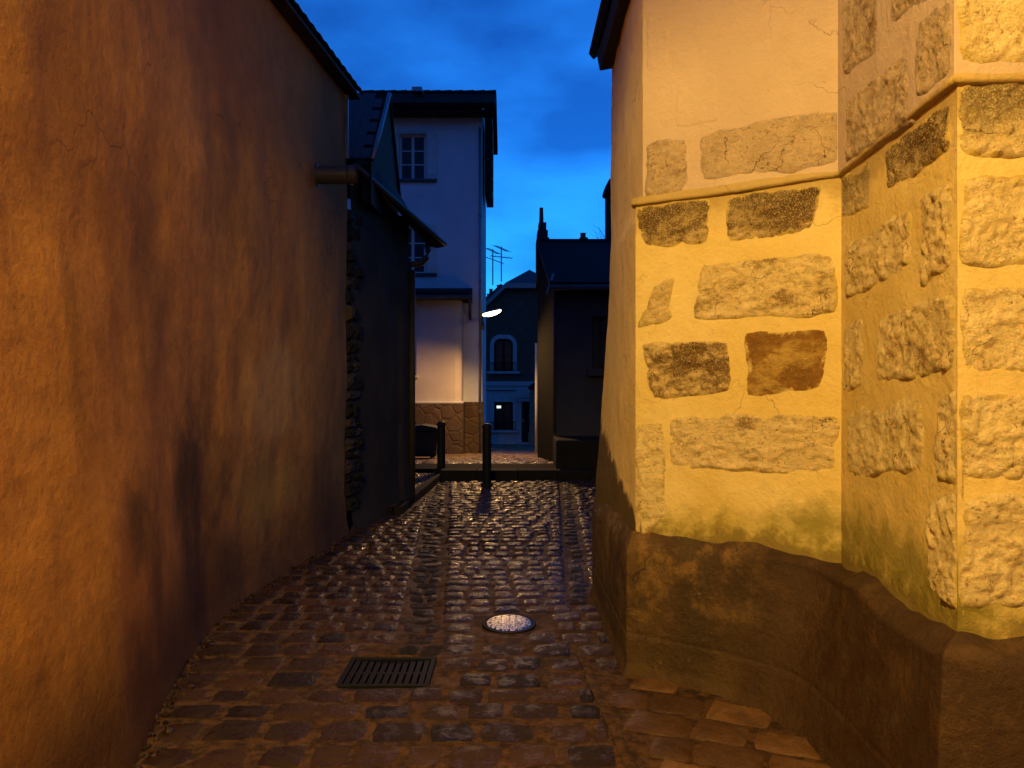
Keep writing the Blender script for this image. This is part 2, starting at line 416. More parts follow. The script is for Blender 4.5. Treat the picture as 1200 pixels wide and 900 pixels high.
M = dict(
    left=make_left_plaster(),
    upper=make_render('smooth_peach_plaster', (0.54, 0.41, 0.32), (0.60, 0.46, 0.36), (0.48, 0.34, 0.24), False),
    lower=make_render('yellow_lime_render', (0.70, 0.525, 0.19), (0.77, 0.605, 0.28), (0.60, 0.42, 0.11)),
    alley=make_render('alley_side_render', (0.84, 0.62, 0.28), (0.92, 0.70, 0.34), (0.62, 0.42, 0.19), False, True),
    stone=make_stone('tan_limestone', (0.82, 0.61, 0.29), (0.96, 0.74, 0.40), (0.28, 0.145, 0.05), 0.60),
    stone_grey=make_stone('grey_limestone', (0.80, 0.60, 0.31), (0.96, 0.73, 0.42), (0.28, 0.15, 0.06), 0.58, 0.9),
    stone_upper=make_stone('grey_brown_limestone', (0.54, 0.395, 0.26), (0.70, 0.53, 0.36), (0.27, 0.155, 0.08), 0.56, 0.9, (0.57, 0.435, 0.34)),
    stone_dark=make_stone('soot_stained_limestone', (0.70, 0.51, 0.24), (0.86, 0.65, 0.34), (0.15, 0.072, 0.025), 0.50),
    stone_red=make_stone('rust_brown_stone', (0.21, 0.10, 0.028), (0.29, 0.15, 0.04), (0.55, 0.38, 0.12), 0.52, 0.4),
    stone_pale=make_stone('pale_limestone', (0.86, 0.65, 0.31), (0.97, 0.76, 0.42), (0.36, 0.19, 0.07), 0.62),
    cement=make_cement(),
    cobble=make_cobble('wet_granite_setts', (0.009, 0.005, 0.004), (0.038, 0.017, 0.009), (0.070, 0.030, 0.012)),
    gutter=make_cobble('dark_gutter_setts', (0.008, 0.006, 0.005), (0.018, 0.012, 0.009), (0.022, 0.013, 0.009), 0.32),  # gutter stones, darkened for reflections of dark things on the wet paving
    flag=make_cobble('worn_flagstones', (0.085, 0.040, 0.017), (0.190, 0.092, 0.036), (0.060, 0.027, 0.012)),
    street_setts=make_cobble('pale_street_setts', (0.15, 0.105, 0.060), (0.28, 0.20, 0.12), (0.20, 0.135, 0.075)),
    joint=make_joint(),
    iron=plain('black_cast_iron', (0.007, 0.007, 0.008), 0.6, 0.0, 0.3, 20, 0.2, 60, 0.2),
    steel=plain('polished_steel_cover', (0.20, 0.21, 0.25), 0.22, 1.0, 0.35, 9, 0.3, 70),
    zinc=plain('weathered_zinc', (0.34, 0.36, 0.40), 0.38, 0.7, 0.2, 8),
    zinc_dark=plain('dark_zinc', (0.09, 0.09, 0.10), 0.5, 0.3, 0.3, 8),
    slope=plain('sky_tinted_slate', (0.05, 0.055, 0.075), 0.4, 0, 0.3, 9, 0.3, 30, 0.5),  # sky reflection put into the near slope's lighter blue
    slate=plain('dark_slate', (0.013, 0.013, 0.017), 0.75, 0, 0.35, 9, 0.3, 30, 0.15),
    tile=plain('dark_clay_tile', (0.030, 0.020, 0.018), 0.9, 0, 0.4, 12, 0.3, 40, 0.1),
    wood_dark=plain('dark_stained_timber', (0.030, 0.019, 0.014), 0.75, 0, 0.4, 10, 0.3, 30),
    terracotta=plain('fired_clay', (0.30, 0.15, 0.09), 0.7, 0, 0.35, 8),
    grey_render=plain('grey_brown_render', (0.048, 0.034, 0.022), 0.85, 0, 0.4, 2.2, 0.35, 25, 0.2),
    white=plain('off_white_render', (0.78, 0.83, 0.93), 0.85, 0, 0.14, 1.2, 0.15, 30, 0.2),
    cream=plain('cream_render', (0.62, 0.55, 0.50), 0.85, 0, 0.15, 1.5, 0.15, 30, 0.2),
    paint=plain('white_gloss_paint', (0.74, 0.74, 0.75), 0.5, 0, 0.1),
    trim=plain('pale_stone_trim', (0.62, 0.61, 0.60), 0.8, 0, 0.15),
    brick=make_brick(),
    rubble=make_rubble('brown_rubble_stone', (0.13, 0.080, 0.042), (0.060, 0.036, 0.020)),
    ashlar=make_rubble('ochre_pillar_stone', (0.42, 0.31, 0.17), (0.30, 0.20, 0.11)),
    slategrey=plain('slate_grey_render', (0.050, 0.050, 0.062), 0.85, 0, 0.2, 2, 0.2, 25, 0.2),
    black_render=plain('shade_black_render', (0.0045, 0.0045, 0.006), 0.95, 0, 0.2, 2, 0.2, 25, 0.05),  # near black paints the shade on the grey house's side wall
    kerb=plain('dark_kerb_granite', (0.014, 0.013, 0.012), 0.85, 0, 0.35, 6, 0.4, 50, 0.15),
    asphalt=plain('dark_asphalt', (0.014, 0.013, 0.013), 0.9, 0, 0.3, 8, 0.5, 90, 0.1),
    plastic=plain('black_plastic', (0.018, 0.018, 0.02), 0.5, 0, 0.2, 8, 0.05),
    glass=glass('dark_window_glass'),
    curtain=plain('grey_curtain', (0.18, 0.19, 0.17), 0.9, 0, 0.3, 5),
    bark=plain('dark_bark', (0.05, 0.04, 0.035), 0.9),
    glow=emit('sodium_lens', (1.0, 0.66, 0.30), 1.6),
    room=emit('dim_lit_room', (0.55, 0.62, 0.42), 0.005),
    tube=emit('lamp_glint', (0.85, 1.0, 0.85), 0.12),  # glowing colour for a lamp's reflection in a window pane
)
LAMP_COL = (1.0, 0.655, 0.135)

# ------------------------------------------------------------------ ground
LW_BASE = [(-6, -1.50), (0, -1.50), (2.3, -1.56), (3.28, -1.68), (3.8, -1.81), (4.34, -1.93), (5.1, -2.06), (5.9, -2.09), (6.6, -2.04), (7.38, -1.93), (8.45, -1.83), (10.5, -1.45)]
LW_TOP = [(-6, -1.75), (2.3, -1.78), (3.3, -1.88), (4.3, -1.98), (5.3, -2.05), (6.46, -2.01), (8.45, -1.83)]
def left_wall_x(y, z):
    return lerp(interp(y, LW_BASE), interp(y, LW_TOP), smooth(z / 2.6))
def gutter_l(y): return lerp(-0.58, -1.22, (y - 4.6) / 8.4)
def gutter_r(y): return lerp(0.50, 0.90, (y - 5.6) / 7.4)
def crack_x(y): return lerp(0.50, 0.41, (y - 3.28) / 1.33)
GRATE = (-0.965, -0.455, 4.19, 4.63)
COVER = (-0.02, 5.27, 0.185)
def zg(x, y):
    z = 0.012 * n3(x, y, 0, 0.9) + 0.006 * n3(x, y, 3, 2.5)
    if y > 4.4:
        k = smooth((y - 4.5) / 1.0)
        z -= 0.026 * k * math.exp(-((x - gutter_l(y)) / 0.13) ** 2)
        if y > 5.4: z -= 0.022 * smooth((y - 5.5) / 1.5) * math.exp(-((x - gutter_r(y)) / 0.11) ** 2)
    z += 0.02 * smooth((x - 0.5) / 0.6) * smooth((4.6 - y) / 0.6)
    return z
def joint_depth(y): return lerp(0.010, 0.014, smooth((y - 4.0) / 3.0))
def in_grate(x, y, m=0.0): return GRATE[0] - m < x < GRATE[1] + m and GRATE[2] - m < y < GRATE[3] + m

STEP_Y = 13.2
STREET_Z = 0.16
def street_z(y): return STREET_Z - 0.058 * max(0.0, y - 14.3)

tag(MB().grid(20, 20, lambda u, v: (lerp(-600, 600, u), lerp(-500, 700, v), -2.2)).build('ground', M['asphalt']), kind='structure')
bed = MB()
def bedp(u, v):
    x = lerp(-2.6, 2.6, u); y = lerp(-6.0, STEP_Y + 0.02, v ** 1.0)
    z = zg(x, y) - joint_depth(y) + 0.003 * n3(x, y, 0, 14) + 0.004 * n3(x, y, 7, 4)
    if in_grate(x, y, -0.015): z = -0.9
    return (x, y, z)
bed.grid(104, 384, bedp)
alley = tag(bed.build('alley_pavement', M['joint'], sm=True), kind='structure')

# setts: a dozen worn shapes shared by all
def sett_verts(seed, dome=1.0, n=5):
    rnd = random.Random(seed); o = seed * 3.17
    tl, tr, bl, br = [1 + rnd.uniform(-0.12, 0.04) for _ in range(4)]
    v = []; f = []
    for j in range(n + 1):
        for i in range(n + 1):
            u, w = i / n * 2 - 1, j / n * 2 - 1
            e = max(abs(u), abs(w))
            r = math.hypot(u, w); kk = 1 - 0.11 * max(0, r - 1.0)
            x = u * 0.5 * kk * (1 + 0.05 * n3(u * 1.6, w * 1.6, o)) * lerp(lerp(bl, tl, (w + 1) / 2), lerp(br, tr, (w + 1) / 2), (u + 1) / 2)
            y = w * 0.5 * kk * (1 + 0.06 * n3(u * 1.6, w * 1.6, o + 9)) * lerp(bl, tr, (u + 1) / 2)
            z = 0.10 * (1 - u * u * 0.5 - w * w * 0.5) * dome + 0.42 * n3(u * 1.5, w * 1.5, o + 4)
            z -= 1.0 * max(0.0, (e - 0.80) / 0.20) ** 1.6
            v.append((x, y, z))
    # skirt
    rim = [i for i in range(n + 1)] + [j * (n + 1) + n for j in range(1, n + 1)] + [n * (n + 1) + i for i in range(n - 1, -1, -1)] + [j * (n + 1) for j in range(n - 1, 0, -1)]
    b = len(v)
    for k in rim: v.append((v[k][0] * 1.01, v[k][1] * 1.01, -3.2))
    f = [(j * (n + 1) + i, j * (n + 1) + i + 1, (j + 1) * (n + 1) + i + 1, (j + 1) * (n + 1) + i) for j in range(n) for i in range(n)]
    m = len(rim)
    f += [(rim[k], b + k, b + (k + 1) % m, rim[(k + 1) % m]) for k in range(m)]
    return v, f
SETTS = [sett_verts(s) for s in range(14)]
setts = []              # (x, y, width, depth, rot, material key)
y = 2.2; row = 0
rr = random.Random(21)
def lay(x0, x1, y, dep, mat, wmin, wmax, gap, skew=0.0):
    x = x0 + rr.uniform(0, 0.03)
    while x < x1 - 0.07:
        w = rr.uniform(wmin, wmax)
        if x + w > x1 - 0.08: w = x1 - x
        if w > 0.06: setts.append((x + w / 2, y + rr.uniform(-0.012, 0.012), w - gap, dep - gap * rr.uniform(0.6, 1.3), rr.uniform(-0.05, 0.05) + skew, mat))
        x += w
while y < STEP_Y - 0.12:
    dep = rr.uniform(0.20, 0.25) if y < 5.2 else rr.uniform(0.165, 0.215)
    yc = y + dep / 2
    gap = lerp(0.030, 0.018, smooth((yc - 3.6) / 2.6))
    x0 = interp(yc, LW_BASE) + 0.05
    if yc > 9.7: x0 = lerp(-1.39, -1.22, (yc - 9.65) / 3.55) + 0.04
    x1 = crack_x(yc) if yc < 4.4 else (0.66 if yc < 6.2 else 1.75)
    wm = (0.19, 0.31) if yc < 5.2 else (0.13, 0.24)
    if yc < 4.75:
        lay(x0, x1, yc, dep, 'cobble', *wm, gap)
    elif yc < 5.7:
        gl = gutter_l(yc)
        lay(x0, gl - 0.14, yc, dep, 'cobble', *wm, gap); lay(gl - 0.14 + rr.uniform(-.03, .03), gl + 0.14 + rr.uniform(-.03, .03), yc, dep, 'gutter', 0.13, 0.23, 0.016); lay(gl + 0.14, x1, yc, dep, 'cobble', *wm, gap)
    else:
        gl, gr = gutter_l(yc), gutter_r(yc)
        lay(x0, gl - 0.14, yc, dep, 'cobble', *wm, gap); lay(gl - 0.14 + rr.uniform(-.03, .03), gl + 0.14 + rr.uniform(-.03, .03), yc, dep, 'gutter', 0.13, 0.23, 0.016)
        lay(gl + 0.14, gr - 0.09, yc, dep, 'cobble', *wm, gap); lay(gr - 0.09 + rr.uniform(-.03, .03), gr + 0.09 + rr.uniform(-.03, .03), yc, dep, 'gutter', 0.13, 0.2, 0.016); lay(gr + 0.09, x1, yc, dep, 'cobble', *wm, gap)
    y += dep; row += 1
# the turned flagstones in the corner by the buttress
ca, sa = math.cos(R(-24)), math.sin(R(-24))
PL_OUT = [(0.645, 4.33), (0.92, 4.15), (1.15, 3.97), (1.31, 3.68), (1.375, 3.3), (1.37, 2.8), (1.34, 2.0)]
v_ = -0.4
while v_ < 3.2:
    dv = rr.uniform(0.2, 0.3); u_ = -1.2
    while u_ < 1.8:
        du = rr.uniform(0.19, 0.33)
        cu, cv = u_ + du / 2, v_ + dv / 2
        x, yy = 0.45 + cu * ca - cv * sa, 2.0 + cu * sa + cv * ca
        lim = interp(yy, sorted([(b, a) for a, b in PL_OUT]))
        if x - du * 0.42 > crack_x(yy) + 0.01 and x < lim - 0.04 and yy < 4.28 and yy + 0.07 < lerp(4.36, 4.05, clamp((x - 0.6) / 0.5)) and yy > 2.2:
            setts.append((x, yy, du - 0.018, dv - 0.018, R(-24) + rr.uniform(-0.08, 0.08), 'flag'))
        u_ += du
    v_ += dv
yy = 4.4
def clear(s):
    x, y, w, d = s[:4]
    if x + w / 2 > GRATE[0] - 0.02 and x - w / 2 < GRATE[1] + 0.02 and y + d / 2 > GRATE[2] - 0.02 and y - d / 2 < GRATE[3] + 0.02: return False
    for c in (COVER,):
        qx = max(abs(x - c[0]) - w / 2 * 0.8, 0); qy = max(abs(y - c[1]) - d / 2 * 0.8, 0)
        if math.hypot(qx, qy) < c[2] + 0.012: return False
    return True
setts = [s for s in setts if clear(s)]
def sett_scale(s):
    jd = joint_depth(s[1]); return max(0.009, jd * 1.15)
seen = [s for s in setts if s[1] > 2.9 and abs(s[0]) < 0.68 * s[1] + 0.1]
seen.sort(key=lambda s: s[1])
single, rest = seen[:300], seen[300:]
SM = {}
for k, s in enumerate(single):
    sh = rr.randrange(len(SETTS)); key = (sh, s[5])
    if key not in SM:
        mb = MB(); mb.add(*SETTS[sh]); SM[key] = mb.mesh('sett', True); SM[key].materials.append(M[s[5]])
    o = bpy.data.objects.new('paving_sett', SM[key]); col.objects.link(o)
    o.location = (s[0], s[1], zg(s[0], s[1]) + rr.uniform(-0.004, 0.003) + (0.007 if s[5] == 'flag' else 0)); o.rotation_euler = (rr.gauss(0, .022), rr.gauss(0, .022), s[4])
    o.scale = (s[2], s[3], sett_scale(s)); o.parent = alley
for key in ('cobble', 'gutter'):
    mb = MB()
    for s in rest:
        if s[5] != key: continue
        v, f = SETTS[rr.randrange(len(SETTS))]
        m = Matrix.Translation((s[0], s[1], zg(s[0], s[1]) + rr.uniform(-0.006, 0.004))) @ Matrix.Rotation(s[4], 4, 'Z') @ Matrix.Rotation(rr.gauss(0, .05), 4, 'X') @ Matrix.Rotation(rr.gauss(0, .05), 4, 'Y') @ Matrix.Diagonal((s[2], s[3], sett_scale(s), 1))
        mb.add([m @ Vector(p) for p in v], f)
    tag(mb.build('distant_setts' if key == 'cobble' else 'gutter_setts', M[key], alley, True), kind='stuff')
# the raised mortar joint beside the turned stones
jm = MB()
def crackp(u, v):
    y = lerp(2.4, 4.75, v); x = crack_x(y) + 0.012 * n3(0, y, 5, 3) + 0.01
    return (x + (u - 0.5) * 0.05, y, zg(x, y) + 0.004 + 0.004 * math.sin(u * math.pi) + 0.003 * n3(x, y, 2, 30))
jm.grid(4, 60, crackp); jm.build('mortar_joint', M['joint'], alley, True)

# crumbs of mortar and gravel gathered along the foot of the left wall
mb = MB(); rp = random.Random(11)
for k in range(340):
    y = 2.8 + 6.0 * rp.random() ** 1.3; r = rp.uniform(0.005, 0.02) * (1 if rp.random() < .85 else 1.5)
    x = interp(y, LW_BASE) + 0.045 + abs(rp.gauss(0, 0.05))
    c = Vector((x, y, zg(x, y) + r * 0.2)); ph = rp.uniform(0, 6)
    top = [c + Vector((r * rp.uniform(.6, 1.2) * math.cos(ph + a), r * rp.uniform(.6, 1.2) * math.sin(ph + a), r * rp.uniform(-.1, .25))) for a in (0, 1.3, 2.5, 3.8, 5.0)]
    apex = c + Vector((rp.uniform(-.3, .3) * r, rp.uniform(-.3, .3) * r, r * rp.uniform(.4, .8)))
    low = [p + Vector((0, 0, -r)) for p in top]
    mb.add([apex] + top + low, [(0, 1 + i, 1 + (i + 1) % 5) for i in range(5)] + [(1 + i, 6 + i, 6 + (i + 1) % 5, 1 + (i + 1) % 5) for i in range(5)])
tag(mb.build('mortar_crumbs', M['cobble'], alley), kind='stuff')

# drain grate
g = thing('drain_grate', (-0.71, 4.41, 0), 'black cast iron drain grate at the foot of the left gutter', 'drain grate')
gx0, gx1, gy0, gy1 = GRATE
gz = -0.004
fr = MB()
fr.box(gx0, gx1, gy0, gy0 + 0.028, gz - 0.05, gz); fr.box(gx0, gx1, gy1 - 0.028, gy1, gz - 0.05, gz)
fr.box(gx0, gx0 + 0.028, gy0 + 0.028, gy1 - 0.028, gz - 0.05, gz); fr.box(gx1 - 0.028, gx1, gy0 + 0.028, gy1 - 0.028, gz - 0.05, gz)
fr.build('frame', M['iron'], g, bevel=0.003)
for i in range(11):
    bx = lerp(gx0 + 0.05, gx1 - 0.05, i / 10)
    b = MB(); b.box(bx - 0.015, bx + 0.015, gy0 + 0.028, gy1 - 0.028, gz - 0.045, gz - 0.006 - 0.006 * math.sin(math.pi * i / 10)); b.build('bar', M['iron'], g, bevel=0.003)
b = MB(); b.box(gx0 + 0.028, gx1 - 0.028, (gy0 + gy1) / 2 - 0.012, (gy0 + gy1) / 2 + 0.012, gz - 0.045, gz - 0.014); b.build('cross_bar', M['iron'], g)

# manhole covers
def round_cover(name, c, label, tilt):
    t = thing(name, (c[0], c[1], 0), label, 'manhole cover')
    z0 = zg(c[0], c[1]); r = c[2]
    m = MB(); m.lathe((c[0], c[1], z0), [(r, -0.04), (r, 0.004), (r - 0.004, 0.008), (r * 0.90, 0.008), (r * 0.89, 0.002), (r * 0.86, -0.01)], 40)
    m.build('rim', M['iron'], t, False)
    m = MB()
    prof = [(r * 0.885, -0.02), (r * 0.885, 0.004)] + [(r * 0.87 * (1 - k / 14), 0.0065 + 0.003 * (1 - (1 - k / 14) ** 2)) for k in range(0, 14)]
    m.lathe((c[0], c[1], z0), prof, 40)
    lid = m.build('lid', M['steel'], t, True)
    if r > 0.1:
        for k in range(24):                       # raised studs on the lid
            rad = r * (0.72 if k < 16 else 0.4); a = 2 * math.pi * k / (16 if k < 16 else 8)
            s = MB(); x, y = c[0] + rad * math.cos(a), c[1] + rad * math.sin(a)
            s.lathe((x, y, z0 + 0.0065), [(0.008, 0), (0.007, 0.0035), (0.004, 0.0045)], 8); s.build('stud', M['steel'], lid, True)
    t.rotation_euler = (R(tilt), 0, 0)
    return t
round_cover('manhole_cover', COVER, 'round steel manhole cover shining blue among the wet setts', 3.2)

# the step up to the cross street, pavement and street beyond
kx = -1.28
step = MB(); step.box(-4.2, 2.4, STEP_Y + 0.26, 14.3, -0.4, STREET_Z - 0.006)
landing = tag(step.build('street_landing', M['asphalt']), kind='structure')
x = -1.24
while x < 2.2:
    w = random.uniform(0.55, 0.8)
    k = MB(); k.box(x + 0.004, x + w - 0.004, STEP_Y, STEP_Y + 0.26, -0.2, STREET_Z + random.uniform(-0.004, 0.002)); k.build('kerb_stone', M['kerb'], landing, bevel=0.015)
    x += w
sw = MB()
def swp(u, v):
    y = lerp(9.66, STEP_Y + 0.2, v); xk = lerp(-1.39, -1.22, (y - 9.65) / 3.55)
    return (lerp(-3.6, xk - 0.1, u), y, 0.09 + 0.01 * n3(u * 3, y, 0))
side = tag(sw.grid(16, 20, swp).build('side_pavement', M['joint']), kind='structure')
mb = MB()
y = 9.72
while y < STEP_Y - 0.05:
    x = lerp(-1.39, -1.22, (y - 9.65) / 3.55) - 0.11
    while x > -3.2:
        w = rr.uniform(0.16, 0.26); v, f = SETTS[rr.randrange(14)]
        m = Matrix.Translation((x - w / 2, y + 0.09, 0.098)) @ Matrix.Rotation(rr.uniform(-.08, .08), 4, 'Z') @ Matrix.Rotation(rr.uniform(-.06, .06), 4, 'X') @ Matrix.Diagonal((w - 0.02, 0.165, 0.02, 1))
        mb.add([m @ Vector(p) for p in v], f); x -= w
    y += 0.19
tag(mb.build('side_setts', M['cobble'], side, True), kind='stuff')
y = 9.66
while y < STEP_Y - 0.1:
    l = random.uniform(0.6, 0.85); y1 = min(y + l, STEP_Y - 0.004)
    xa, xb = lerp(-1.39, -1.22, (y - 9.65) / 3.55), lerp(-1.39, -1.22, (y1 - 9.65) / 3.55)
    k = MB(); k.prism([(xa - 0.1, y + 0.005, -0.1), (xa, y + 0.005, -0.1), (xb, y1, -0.1), (xb - 0.1, y1, -0.1)], (0, 0, 0.2)); k.build('kerb_stone', M['kerb'], side, bevel=0.012)
    y = y1
st = MB()
st.grid(40, 60, lambda u, v: (lerp(-7, 7, u), lerp(14.3, 44, v), street_z(lerp(14.3, 44, v)) - 0.006))
street = tag(st.build('street', M['joint'], sm=True), kind='structure')
mb = MB(); y = 14.32
while y < 30:
    dep = rr.uniform(0.22, 0.3); x = -3.2 + rr.uniform(0, 0.2)
    while x < 1.4:
        w = rr.uniform(0.24, 0.42); v, f = SETTS[rr.randrange(14)]
        m = Matrix.Translation((x + w / 2, y + dep / 2, street_z(y) + 0.004)) @ Matrix.Rotation(rr.uniform(-.08, .08), 4, 'Z') @ Matrix.Rotation(rr.uniform(-.03, .03), 4, 'X') @ Matrix.Diagonal((w - 0.02, dep - 0.02, 0.016, 1))
        mb.add([m @ Vector(p) for p in v], f); x += w
    y += dep
tag(mb.build('street_setts', M['street_setts'], street, True), kind='stuff')

# ------------------------------------------------------------------ left house: ochre plastered wall
H1 = 4.86
lh = thing('plastered_house', (-2.0, 6.0, 0), 'tall blotched ochre plaster house wall filling the left side', 'house')
Y0, Y1 = -6.0, 8.45
def lwall(u, v):
    y = lerp(Y0, Y1, u ** 0.8); z = lerp(-0.15, H1, v)
    d = 0.030 * fbm(y, z, 1.3, 0.55, 3) + 0.010 * fbm(y, z * 0.6, 4, 2.2, 3) + 0.003 * n3(y, z, 2, 9)
    foot = 0.05 * math.exp(-max(z, 0) / 0.16)
    return (left_wall_x(y, z) + d + foot, y, z)
mb = MB(); mb.grid(170, 64, lwall)
mb.grid(6, 64, lambda u, v: (lambda p: (lerp(p[0], -4.5, u), Y1, p[2]))(lwall(1, v)))
mb.box(-4.6, -2.7, Y0, Y1 - 0.01, -0.1, H1 - 0.02)
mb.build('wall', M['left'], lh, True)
# eave: soffit board, rafters' fascia, clay tiles
ev = MB()
def eave_x(y): return interp(y, LW_TOP)
pts = [5.0 + 0.3 * i for i in range(13)]; pts[-1] = 8.62
lo = [(eave_x(y) - 0.3, y, H1 - 0.03) for y in pts]; li = [(eave_x(y) + 0.13, y, H1 - 0.03) for y in pts]
n = len(pts)
v = lo + li + [(p[0], p[1], p[2] + 0.035) for p in lo] + [(p[0], p[1], p[2] + 0.035) for p in li]
f = []
for i in range(n - 1):
    f += [(i, i + 1, n + i + 1, n + i), (2 * n + i, 3 * n + i, 3 * n + i + 1, 2 * n + i + 1), (n + i, n + i + 1, 3 * n + i + 1, 3 * n + i)]
f += [(0, n, 3 * n, 2 * n), (n - 1, 3 * n - 1, 4 * n - 1, 2 * n - 1)]
ev.add(v, f); ev.build('soffit', M['wood_dark'], lh)
rf = MB()
for i in range(n - 1):
    a, b = pts[i], pts[i + 1]
    rf.quad((eave_x(a) + 0.10, a, H1 + 0.02), (eave_x(b) + 0.10, b, H1 + 0.02), (-4.9, b, H1 + 2.6), (-4.9, a, H1 + 2.6))
rf.quad((eave_x(pts[-1]) + 0.10, pts[-1], H1 + 0.02), (eave_x(pts[-1]) - 2.9, pts[-1], H1 + 0.0), (-4.9, pts[-1], H1 + 2.6), (-4.9, pts[-1], H1 + 2.6))
roof = rf.build('roof', M['tile'], lh)
y = 5.1
while y < 8.55:
    x = eave_x(y)
    t = MB(); slab(t, (x + 0.17, y + 0.004, H1 + 0.035), (x + 0.17, y + 0.18, H1 + 0.035), (x - 0.14, y + 0.18, H1 + 0.30), (x - 0.14, y + 0.004, H1 + 0.30), -0.022 - random.uniform(0, .008))
    t.build('eave_tile', M['tile'], roof)
    y += 0.185
# zinc corner strip, flue stub
cs = MB(); cs.box(-1.84, -1.80, 8.43, 8.475, 4.12, H1 - 0.04); cs.build('corner_strip', M['zinc'], lh)
fl = MB(); fx = left_wall_x(7.5, 3.65) - 0.05; fz = CAM_H + 245 / 900 * 7.5
fl.tube([(fx, 7.5, fz), (fx + 0.45, 7.52, fz + 0.005)], 0.088, 20, False); fl.tube([(fx + 0.45, 7.52, fz + 0.005), (fx, 7.5, fz)], 0.078, 20, False)
fl.tube([(fx + 0.36, 7.515, fz + 0.004), (fx + 0.40, 7.517, fz + 0.004)], 0.094, 20)
fo = fl.build('flue_pipe', M['zinc_dark'], lh, True)
cl = MB(); cl.tube([(fx + 0.04, 7.5, fz), (fx + 0.075, 7.502, fz)], 0.115, 20); cl.build('wall_collar', M['zinc_dark'], fo, False)

# ------------------------------------------------------------------ second house on the left with the street gable
sh = thing('slate_gabled_house', (-1.65, 9.5, 0), 'low house with dark slate gable and flared eave behind the ochre wall', 'house')
W2A, W2B = (-1.80, 8.56), (-1.44, 10.5)
def w2(u, v):
    y = lerp(W2A[1], W2B[1], u); z = lerp(-0.1, lerp(4.0, 3.85, u), v)
    x = lerp(W2A[0], W2B[0], u) + 0.012 * fbm(y, z, 7, 1.2, 3) + 0.05 * math.exp(-max(z, 0) / 0.2)
    if u > 0.84: x += 0.035
    return (x, y, z)
mb = MB(); mb.grid(40, 50, w2)
mb.quad((W2B[0] + .03, 10.5, -0.1), (-4.5, 10.5, -0.1), (-4.5, 10.5, 4.1), (W2B[0] + .03, 10.5, 3.85))
mb.build('wall', M['grey_render'], sh, True)
# broken masonry between the two houses, stone by stone
z = 0.22; k = 0
while z < 3.5:
    h = random.uniform(0.07, 0.21); yb = 8.46
    wtot = random.uniform(0.22, 0.44) * (1.0 if z < 2.4 else 0.6)
    while yb < 8.46 + wtot:
        wd = random.uniform(0.12, 0.26); mb = MB(); o = k * 2.3; dp_ = random.uniform(0.01, 0.05)
        def stp(u, v, o=o, z=z, h=h, yb=yb, wd=wd, dp_=dp_):
            a = (u - 0.5) * 2; b = (v - 0.5) * 2
            bul = (1 - a ** 6) * (1 - b ** 6); y = yb + wd * u * .97 + 0.02 * n3(b * 1.5, o, a); zz = z + h * v * .96 + 0.02 * n3(a * 1.5, b, o + 3)
            return (lerp(W2A[0], W2B[0], (y - W2A[1]) / 1.94) - 0.02 + (0.02 + dp_) * bul + 0.035 * n3(a * 2.5, b * 2.5, o) * bul, y, zz)
        mb.grid(6, 5, stp); mb.build('broken_stone', random.choice([M['kerb'], M['kerb'], M['wood_dark']]), sh, False)
        yb += wd; k += 1
    z += h
# gable, roof slopes, flashing
GA = P(455, 115, 9.7); GN = P(435, 190, 8.75); GF = P(467, 232, 10.62)
mb = MB(); mb.prism([GN, GF, GA], (-0.12, 0, 0)); mb.prism([GN, (GN.x, GN.y, 3.7), (GF.x, GF.y, 3.7), GF], (-0.12, 0, 0)); mb.build('slate_gable', M['slate'], sh)
mb = MB(); slab(mb, GN + Vector((.03, -.03, 0)), GA + Vector((.03, 0, .03)), GA + Vector((-3.2, 0, .03)), GN + Vector((-3.2, -.03, 0)), 0.03)
roof = mb.build('roof', M['slate'], sh)
mb = MB(); slab(mb, GA + Vector((.03, .01, .03)), GF + Vector((.03, .05, 0)), GF + Vector((-3.2, .05, 0)), GA + Vector((-3.2, .01, .03)), 0.03); mb.build('rear_slope', M['slate'], roof)
mb = MB(); d = (GA - GN).normalized()
mb.tube([GN + Vector((.02, -.04, .02)), GA + Vector((.02, -.03, .04))], 0.028, 8); mb.build('verge_flashing', M['zinc'], roof, True)
# slates in courses on the near slope
nrm = Vector((0, -(GA.z - GN.z), (GA.y - GN.y))).normalized()
up = Vector((0, GA.y - GN.y, GA.z - GN.z)); L = up.length; up.normalize()
me_sl = MB(); me_sl.box(-0.096, 0.096, 0, 0.2, 0, 0.006); slme = me_sl.mesh('slate'); slme.materials.append(M['slope'])
j = 0; sdist = 0.0
while sdist < L - 0.16:
    for i in range(6):
        xx = GN.x - 0.1 - i * 0.2 - (0.1 if j % 2 else 0)
        o = bpy.data.objects.new('roof_slate', slme); col.objects.link(o)
        base = Vector((xx, GN.y - 0.03, GN.z)) + up * sdist + nrm * 0.036
        rot = Matrix(((1, 0, 0), (0, up.y, nrm.y), (0, up.z, nrm.z))).to_4x4()
        o.matrix_basis = Matrix.Translation(base) @ rot @ Matrix.Rotation(R(2.0), 4, 'X')
        attach(o, roof)
    sdist += 0.14; j += 1
